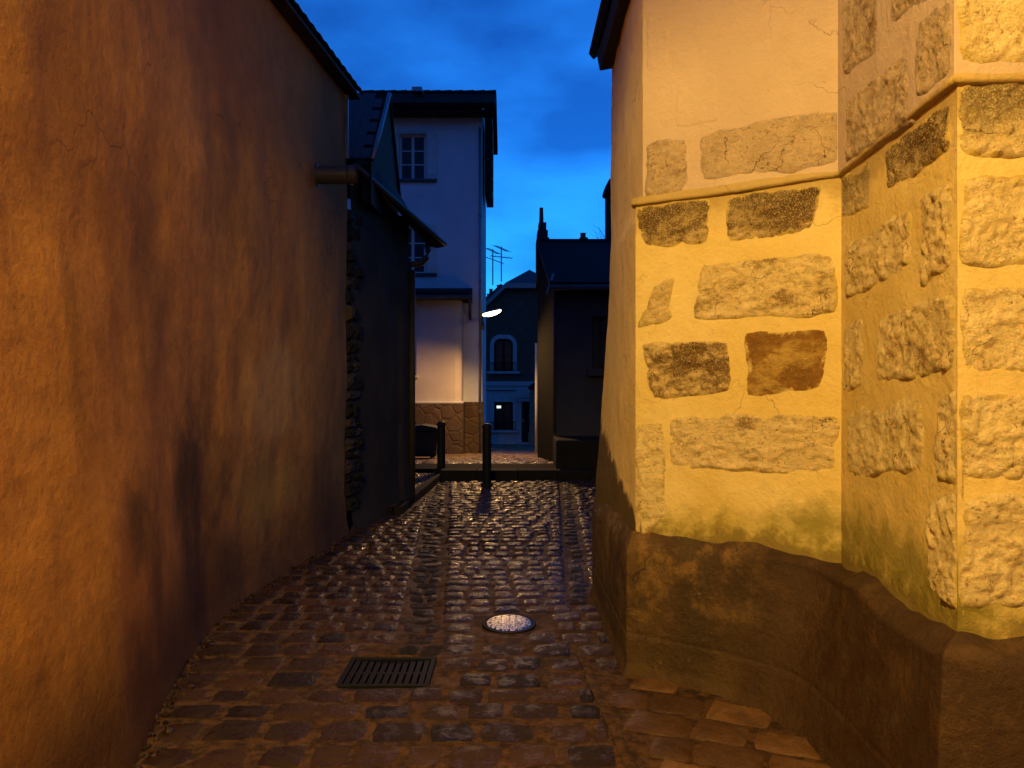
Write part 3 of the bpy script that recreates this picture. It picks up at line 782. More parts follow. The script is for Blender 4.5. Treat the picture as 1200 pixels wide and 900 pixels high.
# flared pent eave along the street
L1, L2 = P(415, 192, 8.52), P(521, 285, 10.85); U1, U2 = P(434, 186, 8.72), P(467, 228, 10.66)
def pent(u, v, off=0.0):
    a = U1.lerp(U2, u); b = L1.lerp(L2, u)
    p = a.lerp(b, v); p.z -= 0.14 * math.sin(v * math.pi) * u
    p.z += off; return tuple(p)
mb = MB(); mb.grid(12, 6, lambda u, v: pent(u, v, 0.03)); mb.grid(12, 6, lambda u, v: pent(1 - u, v, -0.05 - 0.45 * (1 - v) * v * (1 - u)))
mb.grid(12, 1, lambda u, v: pent(u, 1, lerp(0.03, -0.05, v))); mb.grid(6, 1, lambda u, v: pent(1, 1 - u, lerp(0.03, -0.05 - 0.45 * (1 - u) * u, v))); mb.grid(6, 1, lambda u, v: pent(0, u, lerp(0.03, -0.05, v)))
pe = mb.build('pent_roof', M['slate'], sh)
mb = MB(); mb.tube([Vector(pent(u / 8, 1.0, -0.02)) + Vector((0.01, -0.03, 0)) for u in range(9)], 0.032, 8); mb.build('eave_gutter', M['zinc_dark'], pe, True)
mb = MB(); mb.tube([P(500, 286, 10.7), P(502, 294, 10.7), P(500, 302, 10.7), P(494, 308, 10.7), P(485, 310, 10.7), P(474, 309, 10.68)], 0.043, 10); mb.build('gutter_outlet', M['zinc_dark'], pe, True)
mb = MB(); mb.tube([(-1.37, 10.52, 3.2), (-1.37, 10.52, 0.05)], 0.045, 10); mb.build('downpipe', M['wood_dark'], sh, True)

# ------------------------------------------------------------------ helpers for house fronts
def facade(name, mat, parent, x0, x1, z0, z1, y, holes, depth=0.18):
    """front wall at y (facing the camera) with real window openings and reveals"""
    xs = sorted({x0, x1} | {h[0] for h in holes} | {h[1] for h in holes}); zs = sorted({z0, z1} | {h[2] for h in holes} | {h[3] for h in holes})
    mb = MB()
    for a, b in zip(xs, xs[1:]):
        for c, d in zip(zs, zs[1:]):
            mx, mz = (a + b) / 2, (c + d) / 2
            if any(h[0] < mx < h[1] and h[2] < mz < h[3] for h in holes): continue
            mb.quad((a, y, c), (b, y, c), (b, y, d), (a, y, d))
    for a, b, c, d in holes:
        mb.quad((a, y, c), (a, y, d), (a, y + depth, d), (a, y + depth, c)); mb.quad((b, y, c), (b, y + depth, c), (b, y + depth, d), (b, y, d))
        mb.quad((a, y, d), (b, y, d), (b, y + depth, d), (a, y + depth, d)); mb.quad((a, y, c), (a, y + depth, c), (b, y + depth, c), (b, y, c))
    return mb.build(name, mat, parent)

def window(parent, x0, x1, z0, z1, y, rows=3, fm=None, bar=0.05, pane='glass', cols=2):
    fm = fm or M['paint']; f = MB(); t = 0.05
    f.box(x0, x0 + bar, y, y + t, z0, z1); f.box(x1 - bar, x1, y, y + t, z0, z1)
    f.box(x0 + bar, x1 - bar, y, y + t, z1 - bar, z1); f.box(x0 + bar, x1 - bar, y, y + t, z0, z0 + bar)
    ix0, ix1, iz0, iz1 = x0 + bar, x1 - bar, z0 + bar, z1 - bar
    xc = [lerp(ix0, ix1, i / cols) for i in range(cols + 1)]; zc = [lerp(iz0, iz1, i / rows) for i in range(rows + 1)]
    for c in xc[1:-1]: f.box(c - bar * 0.7, c + bar * 0.7, y - 0.01, y + t - 0.005, iz0, iz1)
    for c in zc[1:-1]: f.box(ix0, ix1, y + 0.006, y + t - 0.01, c - 0.014, c + 0.014)
    w = f.build('window', fm, parent)
    for i in range(cols):
        for j in range(rows):
            p = MB(); p.box(xc[i], xc[i + 1], y + 0.022, y + 0.028, zc[j], zc[j + 1]); p.build('pane', M[pane], w)
    return w

def shutter(parent, x0, x1, z0, z1, y, mat=None):
    s = MB(); s.box(x0, x1, y - 0.04, y - 0.008, z0, z1)
    o = s.build('shutter', mat or M['paint'], parent)
    r = MB()
    for zz in (z0 + 0.12, (z0 + z1) / 2, z1 - 0.18): r.box(x0 + 0.02, x1 - 0.02, y - 0.056, y - 0.041, zz, zz + 0.07)
    r.build('batten', mat or M['paint'], o); return o

# ------------------------------------------------------------------ white house
wh = thing('white_house', (-2.6, 20, street_z(20)), 'tall white rendered house with a dark roof and a ground floor bay', 'house')
D = 20.0
def X(px, d=D): return (px - 600) / F * d
def Z(py, d=D): return CAM_H - (py - 450) / F * d
XR = X(565)
uw = (X(468), X(498.5), Z(210), Z(157)); lw = (X(468), X(498.5), Z(320), Z(265))
facade('wall', M['white'], wh, -7.0, XR, -0.6, Z(128), D, [uw, lw])
mb = MB()
mb.quad((XR, D, -0.9), (XR, 23.0, -0.9), (XR, 23.0, Z(128)), (XR, D, Z(128)))
mb.add([(XR, D, Z(128)), (XR, 22.9, Z(128)), (XR, 21.4, 9.5)], [(0, 1, 2)])
mb.quad((-7, 23, -0.9), (-7, 23, 8.8), (XR, 23, 8.8), (XR, 23, -0.9)); mb.quad((-7, D, -.9), (-7, D, 8.8), (-7, 23, 8.8), (-7, 23, -.9))
mb.build('side_wall', M['white'], wh)
for q in (uw, lw):
    w_ = window(wh, q[0], q[1], q[2], q[3], D + 0.12, 3)
    s = MB(); s.box(q[0] - 0.08, q[1] + 0.3, D - 0.07, D + 0.05, q[2] - 0.075, q[2] - 0.004); s.build('sill', M['zinc_dark'], w_)
    f = MB(); e = 0.07
    f.box(q[0] - e, q[0], D - 0.02, D + 0.02, q[2], q[3] + e); f.box(q[1], q[1] + e * .6, D - 0.02, D + 0.02, q[2], q[3] + e); f.box(q[0], q[1], D - 0.02, D + 0.02, q[3], q[3] + e)
    f.build('surround', M['trim'], w_)
    shutter(wh, q[1] + 0.05, q[1] + 0.30, q[2] - 0.02, q[3] + 0.04, D)
    shutter(wh, q[0] - 0.36, q[0] - 0.09, q[2] - 0.02, q[3] + 0.04, D)
# roof
EX = X(580, 19.45); RZ = 9.60
mb = MB()
slab(mb, (-7.3, 19.45, Z(127, 19.45)), (EX, 19.45, Z(127, 19.45)), (EX, 21.4, RZ), (-7.3, 21.4, RZ), 0.14)
slab(mb, (EX, 21.4, RZ), (EX, 23.4, Z(127, 19.45)), (-7.3, 23.4, Z(127, 19.45)), (-7.3, 21.4, RZ), 0.14)
wr = mb.build('roof', M['tile'], wh)
mb = MB(); mb.box(-7.2, EX - 0.05, 19.5, 20.0, Z(129.5, 19.5) - 0.01, Z(128.5, 19.5)); mb.build('soffit', M['wood_dark'], wr)
rt = MB(); rt.tube([(0, 0, 0), (0.33, 0, 0.0)], [0.10, 0.12], 8); rtm = rt.mesh('ridge_tile', True); rtm.materials.append(M['tile'])
x = EX - 0.34
while x > -4.2:
    o = bpy.data.objects.new('ridge_tile', rtm); col.objects.link(o); o.location = (x, 21.4, RZ + 0.12); attach(o, wr)
    x -= 0.31
mb = MB(); mb.box(X(480), X(492), 20.45, 20.75, 9.45, 9.56); mb.build('skylight', M['zinc'], wr)
mb = MB(); mb.box(XR + 0.06, X(577, 20.6), 20.3, 21.9, Z(228, 20.4), Z(128)); sb = mb.build('side_bay', M['wood_dark'], wh)
for i in range(5):
    b = MB(); zz = lerp(Z(226, 20.4), Z(140), i / 5); b.box(XR + 0.06, X(577, 20.6) + .02, 20.27, 20.297, zz, zz + 0.3); b.build('board', M['wood_dark'], sb)
# ground floor bay, its roof and the rubble plinth
BD = 19.3
bx0, bx1 = X(489, BD), X(541, BD)
mb = MB(); prof = [(-4.2, BD), (bx1 - 0.16, BD), (bx1 - 0.07, BD + 0.025), (bx1 - 0.02, BD + 0.08), (bx1, BD + 0.17), (bx1, D)]
bw = (X(479, BD), X(488, BD), Z(440, BD), Z(363, BD))
for (a, b), (c, d) in zip(prof[1:], prof[2:]): mb.quad((a, b, Z(471, BD)), (c, d, Z(471, BD)), (c, d, Z(350, BD)), (a, b, Z(350, BD)))
bay = mb.build('bay_corner', M['cream'], wh, True)
facade('bay_wall', M['cream'], wh, -4.2, bx1 - 0.16, Z(471, BD), Z(350, BD), BD, [bw])
bwin = window(wh, *bw, BD + 0.1, 2, None, 0.04, 'glass', 1)
s = MB(); s.box(bw[0] - .1, bw[1] + .05, BD - .06, BD + .05, bw[2] - .06, bw[2] - .003); s.build('sill', M['trim'], bwin)
mb = MB(); mb.prism([(-4.3, BD - 0.25, Z(352, BD)), (-4.3, D - .004, Z(352, BD)), (-4.3, D - .004, Z(336, BD) + .05), (-4.3, BD - 0.2, Z(343, BD))], (X(552, BD) + 4.3, 0, 0)); br = mb.build('bay_roof', M['slate'], wh)
mb = MB(); mb.tube([(-4.3, BD - 0.28, Z(350, BD)), (X(553, BD), BD - 0.28, Z(350, BD))], 0.06, 8); mb.build('bay_gutter', M['zinc_dark'], br, True)
mb = MB(); mb.tube([(X(551, BD), BD - 0.24, Z(352, BD)), (X(551, BD), BD - .1, Z(358, BD)), (X(549.5, BD), BD + 0.5, Z(366, BD)), (X(549.5, BD), BD + .6, Z(372, BD)) ], 0.04, 8); mb.build('gutter_outlet', M['zinc_dark'], br, True)
mb = MB(); mb.box(-4.2, bx1 + 0.03, BD - 0.05, D - .003, -0.8, Z(473, BD)); mb.box(bx1 + 0.03, XR + 0.03, D - 0.06, D + 0.3, -0.8, Z(471)); mb.build('plinth', M['rubble'], wh, bevel=0.02)
mb = MB(); mb.box(-4.2, bx1 + 0.04, BD - 0.06, D - .006, Z(473, BD) + 0.003, Z(470.5, BD)); mb.build('plinth_cap', M['trim'], wh, bevel=0.01)
mb = MB(); mb.tube([(XR - 0.05, D - 0.05, Z(530)), (XR - 0.05, D - 0.05, Z(150))], 0.035, 8); dp = mb.build('downpipe', M['zinc'], wh, True)
for zz in (0.9, 2.6, 4.3, 6.0):
    b = MB(); b.tube([(XR - 0.05, D - 0.05, zz), (XR - 0.05, D - 0.05, zz + 0.05)], 0.05, 8); b.build('pipe_clip', M['zinc'], dp)

# ------------------------------------------------------------------ street lamps
def street_lamp(name, head, arm, length, label, watts, radius=0.10, cutoff=None, pole=None, tilt=(0, 0), colour=None):
    """luminaire pointing along +X from its bracket; head = near end of the luminaire"""
    t = thing(name, arm[-1], label, 'street lamp', 'amber street lamps')
    hx, hy, hz = head
    a = MB(); a.tube(arm + [(hx + 0.05, hy, hz)], 0.022, 8); a.build('arm', M['zinc_dark'], t, True)
    b = MB(); q = arm[0]; b.tube([(q[0], q[1] + 0.0, q[2] - 0.10), (q[0], q[1], q[2] + 0.10)], 0.05, 10); b.build('bracket', M['zinc'], t, True)
    h = MB()
    def hp(u, v, s):
        ang = lerp(0, math.pi, v) if s > 0 else lerp(math.pi, 2 * math.pi, v)
        w = math.sin(math.pi * clamp(lerp(0.06, 0.96, u))) ** 0.45
        return (hx + length * u, hy + 0.10 * w * math.cos(ang), hz + 0.10 * u + (0.055 if s > 0 else 0.095) * w * math.sin(ang))
    h.grid(14, 8, lambda u, v: hp(u, v, 1)); h.build('housing', M['zinc'], t, True)
    l = MB(); l.grid(14, 8, lambda u, v: hp(u, v, -1)); l.build('lens', M['glow'], t, True)
    if pole:
        p = MB(); p.lathe((pole[0], pole[1], 0), [(0.09, -.05), (0.09, 0.5), (0.055, 0.56), (0.045, arm[0][2])], 14); p.build('pole', M['zinc_dark'], t, True)
    ld = bpy.data.lights.new('lamp_light', 'SPOT' if cutoff else 'POINT'); ld.energy = watts
    if cutoff: ld.spot_size = R(cutoff * 2); ld.spot_blend = 0.22 if not tilt[0] else 0.9
    ld.use_shadow = True; ld.color = colour or LAMP_COL; ld.shadow_soft_size = radius
    lo = bpy.data.objects.new('lamp_light', ld); lo.rotation_euler = (R(tilt[0]), R(tilt[1]), 0); lo.location = (hx + length * 0.5, hy, hz - 0.10 - radius); col.objects.link(lo); attach(lo, t)
    return t
LD = 18.0
street_lamp('street_lamp', (X(566, LD), LD, Z(368, LD)), [(XR + 0.02, D - 0.02, Z(382)), (XR + 0.02, D - 0.5, Z(374)), (X(563, LD) , LD + 0.5, Z(369, LD))], 0.42,
            'lit amber street lamp on the corner of the white house', 62, 0.06, 86, None, (-20, 13), (1.0, 0.53, 0.16))
street_lamp('street_lamp', (-1.30, -0.9, 5.05), [(-1.45, -0.9, 4.80), (-1.42, -0.9, 4.95), (-1.36, -0.9, 5.02)], 0.42,
            'amber street lamp on a pole by the ochre wall, out of view above the viewer', 160, 0.10, 84, (-1.45, -0.9))

# ------------------------------------------------------------------ brick house at the end of the street
bh = thing('brick_house', (0.75, 32, street_z(32)), 'brick house with pale window surrounds closing the street', 'house')
BDp = 32.0
def XB(px): return X(px, BDp)
def ZB(py): return Z(py, BDp)
gz0 = street_z(32) - 0.05
upw = (XB(579), XB(601), ZB(435), ZB(397)); low = (XB(579), XB(601), ZB(504), ZB(471)); dor = (XB(611), XB(621), gz0, ZB(470))
facade('ground_floor_wall', M['trim'], bh, -3.2, 4.6, gz0, ZB(458), BDp, [low, dor])
facade('brick_wall', M['brick'], bh, -3.2, 4.6, ZB(458), ZB(392), BDp, [(upw[0], upw[1], upw[2], ZB(397))])
mb = MB(); gl, gr = -3.2, 4.6
zt = ZB(338); hw = XB(592); cx = 0.75
mb.add([(gl, BDp, ZB(392)), (gr, BDp, ZB(392)), (gr, BDp, 2.66 + 1.2), (2 * cx - hw, BDp, zt), (hw, BDp, zt), (gl, BDp, 2.66 + 1.2)], [(0, 1, 2, 3, 4, 5)])
mb.build('brick_gable', M['brick'], bh)
sl = (ZB(338) - ZB(362)) / (XB(592) - XB(567))
def gline(x): return zt - sl * (hw - x)
mb = MB(); slab(mb, (hw - 0.02, BDp - 0.25, zt + 0.02), (-3.6, BDp - 0.25, gline(-3.6) + 0.02), (-3.6, BDp + 6, gline(-3.6) + 0.02), (hw - 0.02, BDp + 6, zt + 0.02), -0.22)
xr_ = 2 * cx - hw
slab(mb, (xr_ + 0.02, BDp - 0.25, zt + 0.02), (xr_ + 3.3, BDp - 0.25, gline(hw - 3.3) + .02), (xr_ + 3.3, BDp + 6, gline(hw - 3.3) + .02), (xr_ + 0.02, BDp + 6, zt + 0.02), 0.22)
ap1, ap2 = (cx, BDp + 1.0, ZB(318) + .22), (cx, BDp + 6, ZB(318) + .22)
mb.add([(hw, BDp - 0.25, zt + 0.2), (xr_, BDp - 0.25, zt + 0.2), ap1, ap2, (hw, BDp + 6, zt + .2), (xr_, BDp + 6, zt + .2)], [(0, 1, 2), (0, 2, 3, 4), (1, 5, 3, 2)])
mb.build('roof', M['zinc_dark'], bh)
mb = MB(); mb.box(hw, xr_, BDp - 0.30, BDp - 0.02, zt - 0.02, zt + 0.19); mb.build('verge_board', M['zinc'], bh)
mb = MB(); mb.prism([(hw + .02, BDp - 0.27, zt), (hw + .02, BDp - 0.27, zt + .2), (-3.6, BDp - 0.27, gline(-3.6) + .2), (-3.6, BDp - 0.27, gline(-3.6))], (0, 0.02, 0)); mb.build('verge_board', M['zinc'], bh)
# upper window with a rounded stone surround
def arch_ring(x0, x1, z0, z1, r, n=8):
    pts = [(x0, z0), (x0, z1 - r)] + [(x0 + r - r * math.cos(math.pi / 2 * k / n), z1 - r + r * math.sin(math.pi / 2 * k / n)) for k in range(1, n + 1)]
    pts += [(x1 - r + r * math.sin(math.pi / 2 * k / n), z1 - r + r * math.cos(math.pi / 2 * k / n)) for k in range(0, n + 1)] + [(x1, z0)]
    return pts
def surround(parent, x0, x1, z0, z1, t, r, y):
    a = arch_ring(x0, x1, z0, z1, max(r - t, .01)); b = arch_ring(x0 - t, x1 + t, z0, z1 + t, r)
    mb = MB(); n = len(a)
    v = [(p[0], y, p[1]) for p in a] + [(p[0], y, p[1]) for p in b] + [(p[0], y + 0.2, p[1]) for p in a] + [(p[0], y + 0.1, p[1]) for p in b]
    f = [(i, i + 1, n + i + 1, n + i) for i in range(n - 1)] + [(i, 2 * n + i, 2 * n + i + 1, i + 1) for i in range(n - 1)] + [(n + i, n + i + 1, 3 * n + i + 1, 3 * n + i) for i in range(n - 1)]
    mb.add(v, f); return mb.build('surround', M['trim'], parent)
def railing(parent, x0, x1, z0, z1, y):
    r = MB(); r.box(x0, x1, y - 0.015, y + 0.015, z1 - 0.025, z1); r.box(x0, x1, y - 0.012, y + 0.012, z0, z0 + 0.02)
    o = r.build('railing', M['iron'], parent); n = 9
    for i in range(n + 1):
        b = MB(); xx = lerp(x0, x1, i / n); b.box(xx - 0.008, xx + 0.008, y - 0.008, y + 0.008, z0 + 0.02, z1 - 0.025); b.build('baluster', M['iron'], o)
w1 = window(bh, *upw, BDp + 0.14, 2, M['wood_dark'], 0.07)
surround(w1, upw[0], upw[1], upw[2], upw[3], 0.17, 0.42, BDp - 0.06)
s = MB(); s.box(upw[0] - 0.3, upw[1] + 0.3, BDp - 0.14, BDp + 0.05, upw[2] - 0.10, upw[2] - 0.004); s.build('sill', M['trim'], w1)
railing(w1, upw[0] - 0.12, upw[1] + 0.12, upw[2] + 0.02, upw[2] + 0.36, BDp - 0.09)
w2_ = window(bh, *low, BDp + 0.14, 1, M['wood_dark'], 0.07, 'glass')
surround(w2_, low[0], low[1], low[2], low[3], 0.15, 0.16, BDp - 0.06)
s = MB(); s.box(low[0] - 0.25, low[1] + 0.25, BDp - 0.14, BDp + 0.05, low[2] - 0.09, low[2] - 0.004); s.build('sill', M['trim'], w2_)
railing(w2_, low[0] - 0.12, low[1] + 0.12, low[2] + 0.02, low[2] + 0.36, BDp - 0.09)
s = MB(); s.box(XB(582), XB(587), BDp + 0.125, BDp + 0.135, ZB(478.5), ZB(475.5)); s.build('lamp_glint_strip', M['tube'], w2_)  # bright strip painted as the lamp's reflection on the glass
# cornice, lintel, door
mb = MB(); mb.box(-3.2, 4.6, BDp - 0.16, BDp - .003, ZB(452), ZB(447)); mb.box(-3.2, 4.6, BDp - 0.10, BDp - .003, ZB(457), ZB(452) - .004); mb.build('cornice', M['trim'], bh)
mb = MB(); mb.box(XB(604), XB(627), BDp - 0.13, BDp - .003, ZB(466), ZB(457) - .004); mb.box(XB(606), XB(624), BDp - 0.09, BDp - .003, ZB(470), ZB(466) - .004); mb.build('door_lintel', M['trim'], bh)
mb = MB(); mb.box(dor[0] + .02, dor[1] - .02, BDp + 0.10, BDp + 0.15, gz0, dor[3] - .02); dr = mb.build('door', M['wood_dark'], bh)
mb = MB(); mb.box(dor[0] + .05, dor[0] + .09, BDp + 0.06, BDp + 0.099, gz0 + .95, gz0 + 1.1); mb.build('handle', M['zinc'], dr)
mb = MB(); mb.box(dor[0] - .1, dor[1] + .1, BDp - 0.35, BDp - .003, gz0 - .1, gz0 + 0.13); mb.build('door_step', M['trim'], bh)
# stone gate pillar beside its door
gp = thing('gate_pillar', (XB(625), 31.2, street_z(31.2)), 'ochre stone gate pillar with a dark cap right of the far door', 'gate pillar')
z = street_z(31.2) - .1; px0, px1 = X(621.5, 31), X(633, 31); k = 0
while z < Z(456, 31) - 0.05:
    h = random.uniform(0.26, 0.36); z1 = min(z + h, Z(456, 31)); e = 0.02 * (k % 2) + (0.06 if k < 2 else 0)
    b = MB(); b.box(px0 - e, px1 + e, 31.0 - e, 31.45 + e, z + .004, z1); b.build('block', M['ashlar'], gp, bevel=0.015); z = z1; k += 1
mb = MB(); mb.prism([(px0 - .07, 30.93, z + .003), (px1 + .07, 30.93, z + .003), (px1 + .07, 31.52, z + .003), (px0 - .07, 31.52, z + .003)], (0, 0, 0.1))
cx0, cy0 = (px0 + px1) / 2, 31.22
mb.add([(px0 - .07, 30.93, z + .1), (px1 + .07, 30.93, z + .1), (px1 + .07, 31.52, z + .1), (px0 - .07, 31.52, z + .1), (cx0, cy0, z + .3)], [(0, 1, 4), (1, 2, 4), (2, 3, 4), (3, 0, 4)]); mb.build('cap', M['slate'], gp)

# house roof and chimneys behind, antennas
fh = thing('far_house', (-2.2, 39, -1.5), 'dark distant roof with two chimneys left of the brick gable', 'house')
mb = MB(); FD = 38.0
mb.box(-7, X(596, FD), FD, FD + 5, -1.6, Z(366, FD)); mb.build('wall', M['grey_render'], fh)
mb = MB(); mb.prism([(-7.2, FD - .3, Z(366, FD)), (-7.2, FD + 5.3, Z(366, FD)), (-7.2, FD + 2.5, Z(343, FD) + .1)], (7.2 + X(597, FD), 0, 0)); fr_ = mb.build('roof', M['slate'], fh)
def chimney(parent, x0, x1, y0, y1, z0, z1, pots, mat='terracotta'):
    c = MB(); c.box(x0, x1, y0, y1, z0, z1 - 0.12); c.box(x0 - .05, x1 + .05, y0 - .05, y1 + .05, z1 - .12 + .002, z1); o = c.build('chimney', M[mat], parent)
    for i in range(pots):
        px = lerp(x0, x1, (i + 0.5) / pots)
        p = MB(); p.lathe((px, (y0 + y1) / 2, z1 + .002), [(.11, 0), (.10, .05), (.085, .22), (.11, .24), (.11, .28)], 10); p.build('chimney_pot', M['terracotta'], o, True)
chimney(fr_, X(570, FD), X(577.5, FD), FD + 2.2, FD + 2.8, Z(352, FD), Z(338, FD), 1)
chimney(fr_, X(580, FD), X(593, FD), FD + 2.2, FD + 2.8, Z(352, FD), Z(333, FD), 2)
def antenna(px, ytop, ybot, d, label, flip):
    t = thing('tv_antenna', (X(px, d), d, Z(ybot, d)), label, 'antenna', 'rooftop antennas')
    m = MB(); m.tube([(X(px, d), d, Z(ybot, d)), (X(px, d), d, Z(ytop, d))], 0.035, 6); m.build('mast', M['zinc_dark'], t)
    for zz, dx, dy in ((0.1, -0.32, 0.42), (0.55, 0.55 * flip, 0.1)):
        b = MB(); c = Vector((X(px, d), d, Z(ytop, d) - zz)); e = Vector((dx, dy, 0.22 * (1 if dx < 0 else -.2))); b.tube([c - e, c + e], 0.022, 6); bo = b.build('boom', M['zinc_dark'], t)
        for k in range(6):
            q = c - e + e * 2 * (k / 5); s = MB(); w = Vector((e.y, -e.x, 0)).normalized() * 0.26; s.tube([q - w, q + w], 0.012, 5); s.build('element', M['zinc_dark'], bo)
antenna(577.5, 292, 334, FD + 2.4, 'leftmost rooftop television antenna above the distant chimneys', -1)
antenna(587.5, 289, 330, FD + 2.6, 'right hand rooftop television antenna above the distant chimneys', 1)

# ------------------------------------------------------------------ dark grey house on the right of the street
gh = thing('grey_house', (1.4, 15.5, STREET_Z), 'low dark grey house with a steep black roof right of the street', 'house')
fw = (X(694, 14.6), X(714, 14.6), Z(432, 14.6), Z(371, 14.6))
facade('front_wall', M['slategrey'], gh, X(650.5, 14.6), 5.0, 0.0, Z(333, 14.6), 14.6, [fw])
mb = MB(); xa = X(650.5, 14.6); xb = X(630, 17.2); zt = Z(333, 14.6)
mb.quad((xa, 14.6, -.3), (xa, 14.6, zt), (xb, 17.2, zt + 1.1), (xb, 17.2, -.6))
mb.quad((xb, 17.2, -.6), (xb, 17.2, 4.9), (X(630.5, 19.3), 19.3, 4.1), (X(630.5, 19.3), 19.3, -.6)); mb.quad((xb, 17.2, 3), (5, 17.2, 3), (5, 17.2, 4.8), (xb, 17.2, 4.8))
mb.quad((X(630.5, 19.3), 19.3, -.6), (X(630.5, 19.3), 19.3, 4.1), (5, 19.3, 4.1), (5, 19.3, -.6)); mb.build('side_wall', M['black_render'], gh)
gw = window(gh, *fw, 14.6 + .12, 2, M['wood_dark'], 0.05)
s = MB(); s.box(fw[0] - .1, fw[1] + .1, 14.42, 14.65, fw[2] - .14, fw[2] - .004); s.build('sill', M['slategrey'], gw, bevel=.01)
mb = MB(); RZ2 = Z(284, 17.2)
slab(mb, (X(644, 14.35), 14.35, Z(336, 14.35)), (5.2, 14.35, Z(336, 14.35)), (5.2, 17.2, RZ2 - .08), (X(629, 17.2), 17.2, RZ2 - .08), 0.09)
slab(mb, (X(628.5, 17.2), 17.2, RZ2), (5.2, 17.2, RZ2), (5.2, 19.6, 4.0), (X(628, 19.6), 19.6, 4.0), 0.09)
gr_ = mb.build('roof', M['slate'], gh)
mb = MB(); mb.tube([Vector((X(641, 14.3), 14.28, Z(345, 14.3))), Vector((X(648, 14.6), 14.5, Z(322, 14.6)))], 0.022, 8); mb.build('verge_flashing', M['zinc'], gr_, True)
mb = MB(); mb.tube([(X(643, 14.3), 14.27, Z(337, 14.3)), (5.0, 14.27, Z(337, 14.3))], 0.055, 8); mb.build('gutter', M['zinc_dark'], gr_, True)
mb = MB()
mb.box(X(628.5, 17.6), X(643, 17.6), 17.3, 18.1, 4.0, Z(281, 17.6)); mb.box(X(629.5, 17.6), X(641.5, 17.6), 17.35, 18.0, Z(281, 17.6) + .002, Z(272, 17.6)); mb.box(X(631, 17.6), X(640, 17.6), 17.45, 17.9, Z(272, 17.6) + .002, Z(262, 17.6))
ch = mb.build('chimney', M['slategrey'], gh)
mb = MB(); mb.tube([(X(634.5, 17.6), 17.65, Z(263, 17.6)), (X(634.5, 17.6), 17.65, Z(243, 17.6))], [0.055, 0.045], 10); mb.build('chimney_pipe', M['zinc_dark'], ch)
mb = MB(); mb.box(X(679, 17.6), X(688.5, 17.6), 17.5, 17.8, 4.4, Z(279, 17.6)); mb.lathe((X(683.5, 17.6), 17.65, Z(279, 17.6)), [(.07, 0), (.06, .1), (.075, .12)], 10); mb.build('chimney', M['terracotta'], gh)
mb = MB(); mb.tube([(X(631.5, 19.25) - .06, 19.25, street_z(19.2)), (X(631.5, 19.25) - .06, 19.25, Z(402, 19.2))], 0.04, 10); mb.build('downpipe', M['paint'], gh, True)
mb = MB(); mb.tube([(xa - .01, 14.57, 0.7), (xa - .01, 14.57, Z(340, 14.6))], 0.028, 8); mb.build('corner_bead', M['slategrey'], gh, True)
mb = MB(); mb.prism([P(652, 516, 13.45), P(712, 516, 13.45), (2.6, 13.45, 0.67), (2.6, 13.45, -.1), P(690, 556, 13.45), P(676, 561, 13.45), P(658, 561, 13.45), P(652, 555, 13.45)], (0, 1.15, 0)); mb.build('plinth_block', M['kerb'], gh, bevel=0.03)

# distant turret and bare tree over the roof
tu = thing('distant_turret', (6.2, 46, -1), 'dark rounded turret top beside the stone wall edge', 'turret')
mb = MB(); mb.lathe((X(708, 46) + 1.0, 46, -1.5), [(0.95, 0), (0.95, Z(228, 46) + 1.5)], 20); mb.build('wall', M['grey_render'], tu, True)
mb = MB(); mb.lathe((X(708, 46) + 1.0, 46, Z(228, 46)), [(1.12, -.1), (1.08, .1), (0.95, 0.45), (0.72, 0.9), (0.6, 1.0), (.6, 1.7), (0.3, 2.3), (0.04, 2.9)], 20); mb.build('dome', M['slate'], tu, True)
bt = thing('bare_tree', (4.0, 36, -1.2), 'bare winter tree showing above the dark grey roof', 'tree')
mb = MB(); tw = MB(); rt_ = random.Random(5)
def limb(p, d, l, r, depth):
    q = p + d * l; m = p.lerp(q, .5) + Vector((rt_.uniform(-1, 1), rt_.uniform(-1, 1), 0)) * l * .06
    (mb if depth < 2 else tw).tube([p, m, q], [r, r * .85, r * .65], 5 if depth > 1 else 7)
    if depth > 5: return
    for _ in range(3 if depth < 4 else 2):
        limb(q if _ else m.lerp(q, .5), (d + Vector((rt_.uniform(-.8, .8), rt_.uniform(-.8, .8), rt_.uniform(-.05, .45)))).normalized(), l * rt_.uniform(.62, .8), r * .62, depth + 1)
limb(Vector((X(702, 36), 36, -1.2)), Vector((0, 0, 1)), 3.6, 0.14, 0)
mb.build('trunk', M['bark'], bt, True); tw.build('crown', M['bark'], bt)

# ------------------------------------------------------------------ bollards and the dark container
def bollard(x, y, z0, label):
    t = thing('bollard', (x, y, z0), label, 'bollard', 'bollards at the end of the alley')
    m = MB(); m.lathe((x, y, z0), [(0.072, -0.05), (0.072, 0.88), (0.068, 0.885), (0.068, 0.905), (0.074, 0.91)], 18); m.build('post', M['iron'], t)
    m = MB(); m.lathe((x, y, z0), [(0.076, 0.912), (0.078, 0.95), (0.070, 0.985), (0.04, 1.0), (0.005, 1.003)], 18); m.build('cap', M['iron'], t)
    m = MB(); m.lathe((x, y, z0), [(0.098, -0.04), (0.098, 0.03), (0.088, 0.05), (0.0735, 0.052)], 18); m.build('collar', M['iron'], t)
bollard(X(570.5, 12.35), 12.35, zg(X(570.5, 12.35), 12.35), 'black bollard on the setts nearest the middle of the alley end')
bollard(X(517, 13.6), 13.6, STREET_Z - .18, 'black bollard further left beside the dark container')
bn = thing('refuse_container', (-1.95, 16.6, street_z(16.6)), 'low black lidded container standing behind the left bollard', 'container')
zb = street_z(16.6)
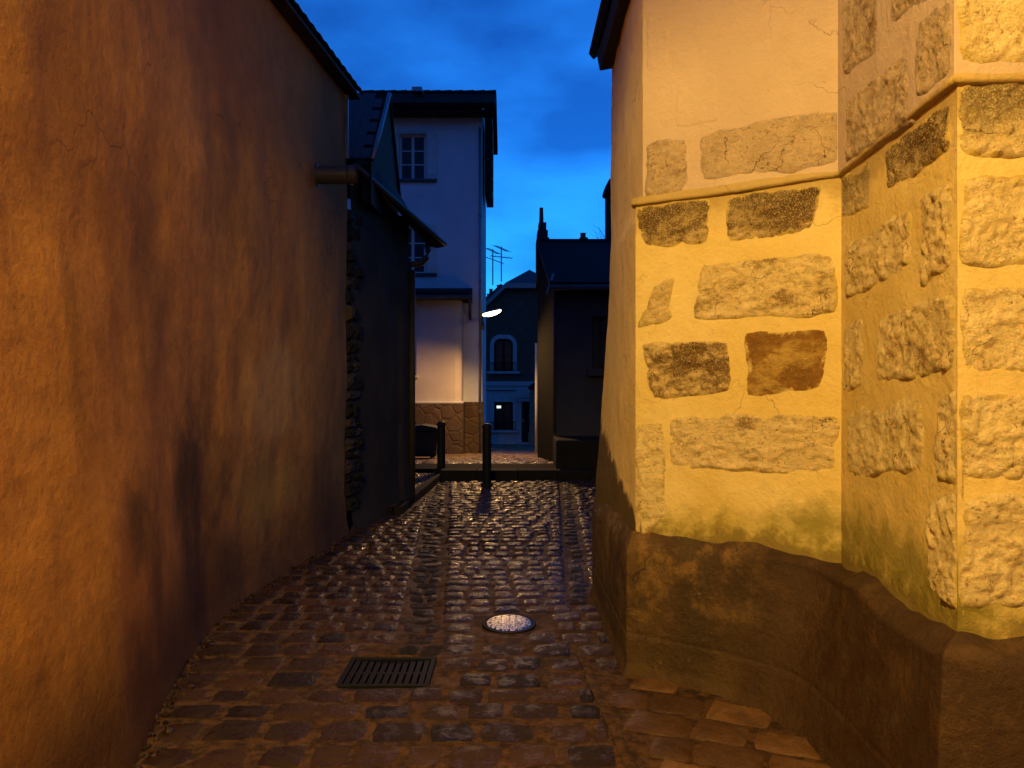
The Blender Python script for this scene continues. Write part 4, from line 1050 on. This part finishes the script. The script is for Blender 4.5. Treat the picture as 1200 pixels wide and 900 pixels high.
mb = MB(); mb.prism([(-2.3, 16.3, zb + .07), (-1.62, 16.3, zb + .07), (-1.57, 16.25, zb + .62), (-2.35, 16.25, zb + .62)], (0, 0.55, 0)); mb.build('body', M['plastic'], bn, bevel=.02)
mb = MB(); mb.prism([(-2.38, 16.2, zb + .625), (-1.55, 16.2, zb + .625), (-1.6, 16.2, zb + .70), (-1.9, 16.2, zb + .75), (-2.3, 16.2, zb + .70)], (0, 0.65, 0)); mb.build('lid', M['plastic'], bn, bevel=.015)
for wx in (-2.2, -1.72):
    for wy in (16.38, 16.75):
        w_ = MB(); w_.tube([(wx - .025, wy, zb + .055), (wx + .025, wy, zb + .055)], 0.05, 10); w_.build('wheel', M['plastic'], bn)

# ------------------------------------------------------------------ stone building on the right
sb_ = thing('stone_building', (1.3, 4.2, 0), 'bright yellow stone and lime render building with a buttress on the right', 'building')
A1, A2, A3, A4 = (0.70, 4.35), (1.60, 3.73), (1.49, 2.57), (2.9, 2.50)
def offset_poly(pts, o):
    out = []; n = len(pts)
    for i in range(n):
        p = Vector((*pts[i], 0)); ns = []
        if i > 0: d = (p - Vector((*pts[i - 1], 0))).normalized(); ns.append(Vector((d.y, -d.x, 0)))
        if i < n - 1: d = (Vector((*pts[i + 1], 0)) - p).normalized(); ns.append(Vector((d.y, -d.x, 0)))
        if len(ns) == 1: out.append(p + ns[0] * o)
        else:
            m = (ns[0] + ns[1]).normalized(); out.append(p + m * (o / max(0.4, m.dot(ns[0]))))
    return out
_u = offset_poly([A1, A2, A3, A4], 0.020)
B1, B2, B3, B4 = [(p.x, p.y) for p in _u]
B1 = (0.735, B1[1] - 0.02)
UA1 = B1
LEDGE = 2.655
TOPZ = 5.4
def face_grid(a, b, z0, z1, nu, nv, amp, seed, sub=None):
    a, b = Vector((*a, 0)), Vector((*b, 0)); d = (b - a).normalized(); nrm = Vector((d.y, -d.x, 0))
    def fn(u, v):
        p = a.lerp(b, u); z = lerp(z0, z1, v)
        h = amp * fbm(p.x * 1.0 + seed, p.y, z, 1.6, 3) + amp * 0.4 * n3(p.x, p.y + seed, z, 7)
        if u in (0, 1): h *= 0.2
        q = p + nrm * h; return (q.x, q.y, z)
    return fn
def wall_part(name, mat, segs, z0, z1, amp, nz):
    mb = MB()
    for k, (a, b, nu) in enumerate(segs): mb.grid(nu, nz, face_grid(a, b, z0, z1, nu, nz, amp, 0))
    o = mb.build(name, mat, sb_, False)
    me = o.data; me.polygons.foreach_set('use_smooth', [True] * len(me.polygons)); return o
wall_part('lower_wall', M['lower'], [(A1, A2, 50), (A2, A3, 50), (A3, A4, 50)], 0.5, LEDGE + .01, 0.007, 90)
wall_part('upper_wall', M['upper'], [(B1, B2, 40), (B2, B3, 40), (B3, B4, 40)], LEDGE, TOPZ, 0.004, 60)
# alley side, leaning back a little, and the far return
def alley_x(y, z):
    near = interp(z, [(0, .66), (.5, .69), (.8, .70), (2.6, .70), (2.7, .735), (6, .735)])
    far = interp(z, [(0, .645), (.9, .65), (1.45, .695), (2.2, .745), (2.9, .765), (6, .78)])
    return lerp(near, far, clamp((y - 4.35) / 1.5))
mb = MB()
def alf(u, v):
    z = lerp(0.0, TOPZ, v); y = lerp(4.352 if z < LEDGE else B1[1] + .002, 5.95, u); z = lerp(0.0, TOPZ, v)
    return (alley_x(y, z) + 0.008 * fbm(y, z, 9, 1.5, 3) * min(1, u * 8) + 0.004 * n3(y, z, 1, 8) * min(1, u * 8), y, z)
mb.grid(40, 110, alf)
mb.grid(6, 110, lambda u, v: (lambda p: (lerp(p[0], 4.5, u), 5.95 + 0.03 * u, p[2]))(alf(1, v)))
mb.build('alley_wall', M['alley'], sb_, True)
mb = MB(); mb.box(1.9, 4.6, 2.75, 5.9, -0.1, TOPZ - .02); mb.box(2.85, 4.6, -6.0, 2.75, -.1, TOPZ - .02); mb.build('core_wall', M['upper'], sb_)
mb = MB(); mb.box(3.2, 12.0, -9.0, 5.6, TOPZ, 12.0); mb.build('sky_blocker', M['upper'], sb_)  # unseen high block added to keep sky light out of the alley
# projecting lip of the set-off
base = [(0.71, 4.40), (0.70, 4.35), A2, A3, A4]
dense = []
for a, b in zip(base, base[1:]):
    k = 24 if a[0] != 0.71 else 3
    dense += [(lerp(a[0], b[0], i / k), lerp(a[1], b[1], i / k)) for i in range(k)]
dense.append(base[-1])
prof = [(0.016, 0.035), (0.021, 0.012), (0.023, 0.002), (0.021, -0.005), (0.012, -0.012), (-0.03, -0.016)]
rings = []
for o, dz in prof: rings.append([(p.x + 0.004 * n3(p.x, p.y, o * 50, 9), p.y, LEDGE + dz + 0.008 * n3(p.x, p.y, 3, 3.5) + .004 * n3(p.x, p.y, dz * 30, 14)) for p in offset_poly(dense, o)])
mb = MB(); n = len(dense); v = [p for r_ in rings for p in r_]
mb.add(v, [(i * n + k, (i + 1) * n + k, (i + 1) * n + k + 1, i * n + k + 1) for i in range(len(prof) - 1) for k in range(n - 1)])
mb.build('string_course', M['lower'], sb_, True)
# plinth coat of damp cement, swelling round the inner corner
def cat(p0, p1, p2, p3, t):
    return 0.5 * ((2 * p1) + (p2 - p0) * t + (2 * p0 - 5 * p1 + 4 * p2 - p3) * t * t + (3 * p1 - p0 - 3 * p2 + p3) * t ** 3)
OUT = [[(0.625, 6.0), (0.63, 5.2), (0.645, 4.325)], [(0.645, 4.325), (0.92, 4.135), (1.14, 3.96), (1.30, 3.68), (1.365, 3.3), (1.36, 2.85), (1.335, 2.44)], [(1.335, 2.44), (1.7, 2.40), (2.9, 2.36)]]
INN = [[(0.665, 6.0), (0.668, 5.2), (0.675, 4.35)], [(0.675, 4.35), (0.93, 4.195), (1.22, 4.0), (1.585, 3.74), (1.565, 3.4), (1.53, 2.95), (1.485, 2.565)], [(1.485, 2.565), (1.75, 2.56), (2.9, 2.49)]]
def dense_line(parts):
    out = []
    for p in parts:
        q = [Vector((*a, 0)) for a in p]
        for i in range(len(q) - 1):
            p0 = q[max(i - 1, 0)]; p3 = q[min(i + 2, len(q) - 1)]
            out += [cat(p0, q[i], q[i + 1], p3, k / 22) for k in range(22)]
    out.append(Vector((*parts[-1][-1], 0))); return out
DO, DI = dense_line(OUT), dense_line(INN)
levels = [(-0.05, 0, .02), (0.03, 0, .012), (0.233, 0, .002), (0.24, 0, -.004), (0.248, 0, .000)] + [(0.06 + 0.03 * k, 0, 0) for k in range(18) if abs(0.06 + 0.03 * k - .24) > .012]
levels += [(0.60, .005, 0), (0.63, .015, 0), (0.655, .03, 0), (0.675, .05, 0), (0.69, .08, 0), (0.705, .16, 0), (0.72, .27, 0), (0.735, .40, 0), (0.75, .54, 0), (0.77, .72, 0), (0.785, .87, 0), (0.80, 1.0, 0), (0.815, 1.14, 0)]
levels.sort()
mb = MB(); n = len(DO); v = []
for z, t, o in levels:
    for k in range(n):
        wk = clamp(((DO[k] - DI[k]).length - 0.06) / 0.2); t_ = max(t, 0.66 * wk * clamp(z / 0.72) ** 1.1)
        p = DO[k].lerp(DI[k], t_); d = (DO[k] - DI[k]); d.z = 0; d = d.normalized() if d.length > 1e-4 else Vector((0, -1, 0))
        bump_ = 0.008 * fbm(p.x, p.y, z, 1.8, 4) + 0.004 * n3(p.x, p.y, z, 9) + 0.0035 * fbm(p.x, p.y, z, 22, 3)
        q = p + d * (o + bump_); v.append((q.x, q.y, z + (0.05 * n3(p.x, p.y, 0, 2.2) + .018 * n3(p.x, p.y, 1, 9)) * smooth((z - .5) / .25)))
mb.add(v, [(i * n + k, i * n + k + 1, (i + 1) * n + k + 1, (i + 1) * n + k) for i in range(len(levels) - 1) for k in range(n - 1)])
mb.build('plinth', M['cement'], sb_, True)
# eave high above the alley
mb = MB(); mb.prism([(0.675, 4.5, 4.05), (0.95, 4.5, 4.10), (0.95, 4.5, 4.4), (0.655, 4.5, 4.16)], (0, 1.42, 0)); ea = mb.build('eave', M['wood_dark'], sb_, bevel=.01)
mb = MB(); slab(mb, (0.635, 4.45, 4.165), (0.635, 5.98, 4.165), (1.9, 5.98, 5.2), (1.9, 4.45, 5.2), -0.06); mb.build('eave_roof', M['slate'], ea)


# the stones, one by one; outlines given where they stand on the three faces
def on_face(a, b, px, py, z_only=False):
    """meet the sight line through (px, py) with the upright plane a-b"""
    a3, b3 = Vector((*a, 0)), Vector((*b, 0)); d = (b3 - a3).normalized(); nrm = Vector((d.y, -d.x, 0))
    ray = Vector(((px - 600) / F, 1, -(py - 450) / F)); o = Vector((0, 0, CAM_H))
    t = (a3 - o).dot(nrm) / ray.dot(nrm); p = o + ray * t
    return ((p - a3).dot(d), p.z)
def stone(face, quad, mat, proud=0.010, rough=0.010, seed=0, jag=0.016):
    a, b = face
    a3, b3 = Vector((*a, 0)), Vector((*b, 0)); d = (b3 - a3).normalized(); nrm = Vector((d.y, -d.x, 0)); Lf = (b3 - a3).length
    c = [on_face(a, b, *q) for q in quad]          # TL TR BR BL
    w = max(abs(c[1][0] - c[0][0]), 0.05); h = max(abs(c[3][1] - c[0][1]), 0.05)
    nu, nv = max(10, min(60, int(w / 0.008))), max(10, min(44, int(h / 0.008)))
    upper = face in (F1U, F2U, F3U)
    amp = 0.004 if upper else 0.007
    rim = []
    G = 0.022                                           # the part under the lapping render
    def fn(u, v):
        u2, v2 = lerp(-G / w, 1 + G / w, u), lerp(-G / h, 1 + G / h, v)
        s = lerp(lerp(c[3][0], c[2][0], u2), lerp(c[0][0], c[1][0], u2), v2); z = lerp(lerp(c[3][1], c[2][1], u2), lerp(c[0][1], c[1][1], u2), v2)
        W, H = w + 2 * G, h + 2 * G
        e = min(u * W, (1 - u) * W, v * H, (1 - v) * H)           # metres from the rim
        cu, cv = abs(u * 2 - 1), abs(v * 2 - 1)
        e -= 0.05 * max(0, cu + cv - 1.5) * min(W, H) / 0.25
        e += 0.024 * fbm(s + seed, z, seed * 2, 5.0, 3)
        s = clamp(s, 0.003, Lf - 0.003)
        p = a3 + d * s
        base = amp * fbm(p.x, p.y, z, 1.6, 3) + amp * 0.4 * n3(p.x, p.y, z, 7)
        if 0.02 > s or s > Lf - 0.02: base *= 0.4
        k = smooth((e - 0.012) / 0.03)
        hgt = base + proud * k - 0.008 * (1 - smooth(e / 0.026)) - 0.012 * (1 - smooth(min(u * W, (1 - u) * W, v * H, (1 - v) * H) / 0.01))
        hgt += k * rough * (0.7 * fbm(s + seed * 3, z, seed, 9, 4) + 0.5 * fbm(s, z + seed, 3, 30, 2)) 
        hgt = max(hgt, base + 0.001) if e > 0.03 else hgt
        rim.append(e); q = p + nrm * hgt; return (q.x, q.y, z)
    mb = MB(); mb.grid(nu, nv, fn); o = mb.build('wall_stone', M[mat], sb_, True)
    at = o.data.attributes.new('rim', 'FLOAT', 'POINT'); at.data.foreach_set('value', rim)
    return o
F1U, F2U, F3U = (B1, B2), (B2, B3), (B3, B4)
F1, F2, F3 = (A1, A2), (A2, A3), (A3, A4)
ST = [
    (F1U, [(757, 168), (803, 163), (803, 222), (757, 230)], 'stone_upper', .006, .012),
    (F1U, [(820, 158), (982, 128), (982, 194), (822, 214)], 'stone_upper', .006, .006),
    (F1U, [(760, 12), (786, 8), (786, 78), (760, 82)], 'upper', .004, .002),
    (F1U, [(790, 92), (838, 84), (840, 140), (792, 150)], 'upper', .004, .002),
    (F1, [(746, 244), (831, 234), (831, 286), (756, 288)], 'stone_dark', .008, .014),
    (F1, [(851, 231), (964, 215), (950, 268), (854, 284)], 'stone_dark', .008, .014),
    (F1, [(822, 310), (981, 296), (981, 368), (812, 375)], 'stone', .010, .014),
    (F1, [(764, 336), (790, 326), (786, 374), (748, 384)], 'stone_dark', .008, .016),
    (F1, [(752, 403), (857, 397), (856, 460), (766, 468)], 'stone_dark', .012, .020),
    (F1, [(874, 390), (969, 385), (962, 456), (874, 466)], 'stone_red', .003, .004),
    (F1, [(784, 488), (982, 485), (984, 553), (784, 550)], 'stone_grey', .010, .018),
    (F1, [(742, 500), (776, 496), (782, 605), (752, 628)], 'stone_pale', .010, .014),
    (F1, [(738, 556), (751, 556), (749, 622), (738, 622)], 'stone_dark', .002, .008),
    (F2U, [(988, 6), (1029, -26), (1029, 62), (988, 92)], 'stone_upper', .006, .010),
    (F2U, [(993, 118), (1064, 60), (1064, 140), (992, 192)], 'stone_upper', .006, .012),
    (F2U, [(1075, 28), (1114, -4), (1114, 82), (1075, 116)], 'stone_upper', .006, .012),
    (F2U, [(1044, -40), (1108, -90), (1108, -22), (1044, 32)], 'stone_upper', .006, .010),
    (F2, [(988, 208), (1019, 190), (1019, 242), (988, 256)], 'stone', .006, .012),
    (F2, [(1036, 180), (1112, 122), (1112, 178), (1040, 222)], 'stone_dark', .008, .014),
    (F2, [(992, 286), (1066, 246), (1066, 310), (992, 352)], 'stone', .008, .014),
    (F2, [(1078, 234), (1115, 212), (1115, 312), (1078, 336)], 'stone', .008, .014),
    (F2, [(988, 380), (1012, 374), (1012, 455), (988, 460)], 'stone', .006, .014),
    (F2, [(1030, 372), (1118, 344), (1118, 434), (1030, 446)], 'stone', .008, .014),
    (F2, [(994, 482), (1080, 466), (1080, 554), (994, 557)], 'stone_pale', .008, .012),
    (F2, [(1097, 466), (1119, 460), (1119, 566), (1097, 560)], 'stone', .008, .014),
    (F2, [(1083, 580), (1120, 580), (1120, 712), (1090, 692)], 'stone_pale', .010, .016),
    (F3U, [(1124, -20), (1270, -20), (1270, 74), (1124, 74)], 'stone_pale', .010, .014),
    (F3, [(1124, 98), (1264, 96), (1264, 182), (1124, 182)], 'stone', .010, .020),
    (F3, [(1125, 204), (1275, 202), (1275, 310), (1125, 310)], 'stone_pale', .010, .016),
    (F3, [(1126, 334), (1262, 332), (1262, 436), (1126, 436)], 'stone_pale', .010, .014),
    (F3, [(1126, 462), (1274, 460), (1274, 562), (1126, 562)], 'stone_pale', .012, .018),
    (F3, [(1126, 584), (1264, 584), (1264, 712), (1126, 712)], 'stone_pale', .012, .014),
]
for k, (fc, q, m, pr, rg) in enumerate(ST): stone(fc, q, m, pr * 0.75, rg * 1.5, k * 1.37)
for k in range(6):
    y0 = [-20, 98, 204, 334, 462, 584][k]; y1 = [74, 182, 310, 436, 562, 712][k]
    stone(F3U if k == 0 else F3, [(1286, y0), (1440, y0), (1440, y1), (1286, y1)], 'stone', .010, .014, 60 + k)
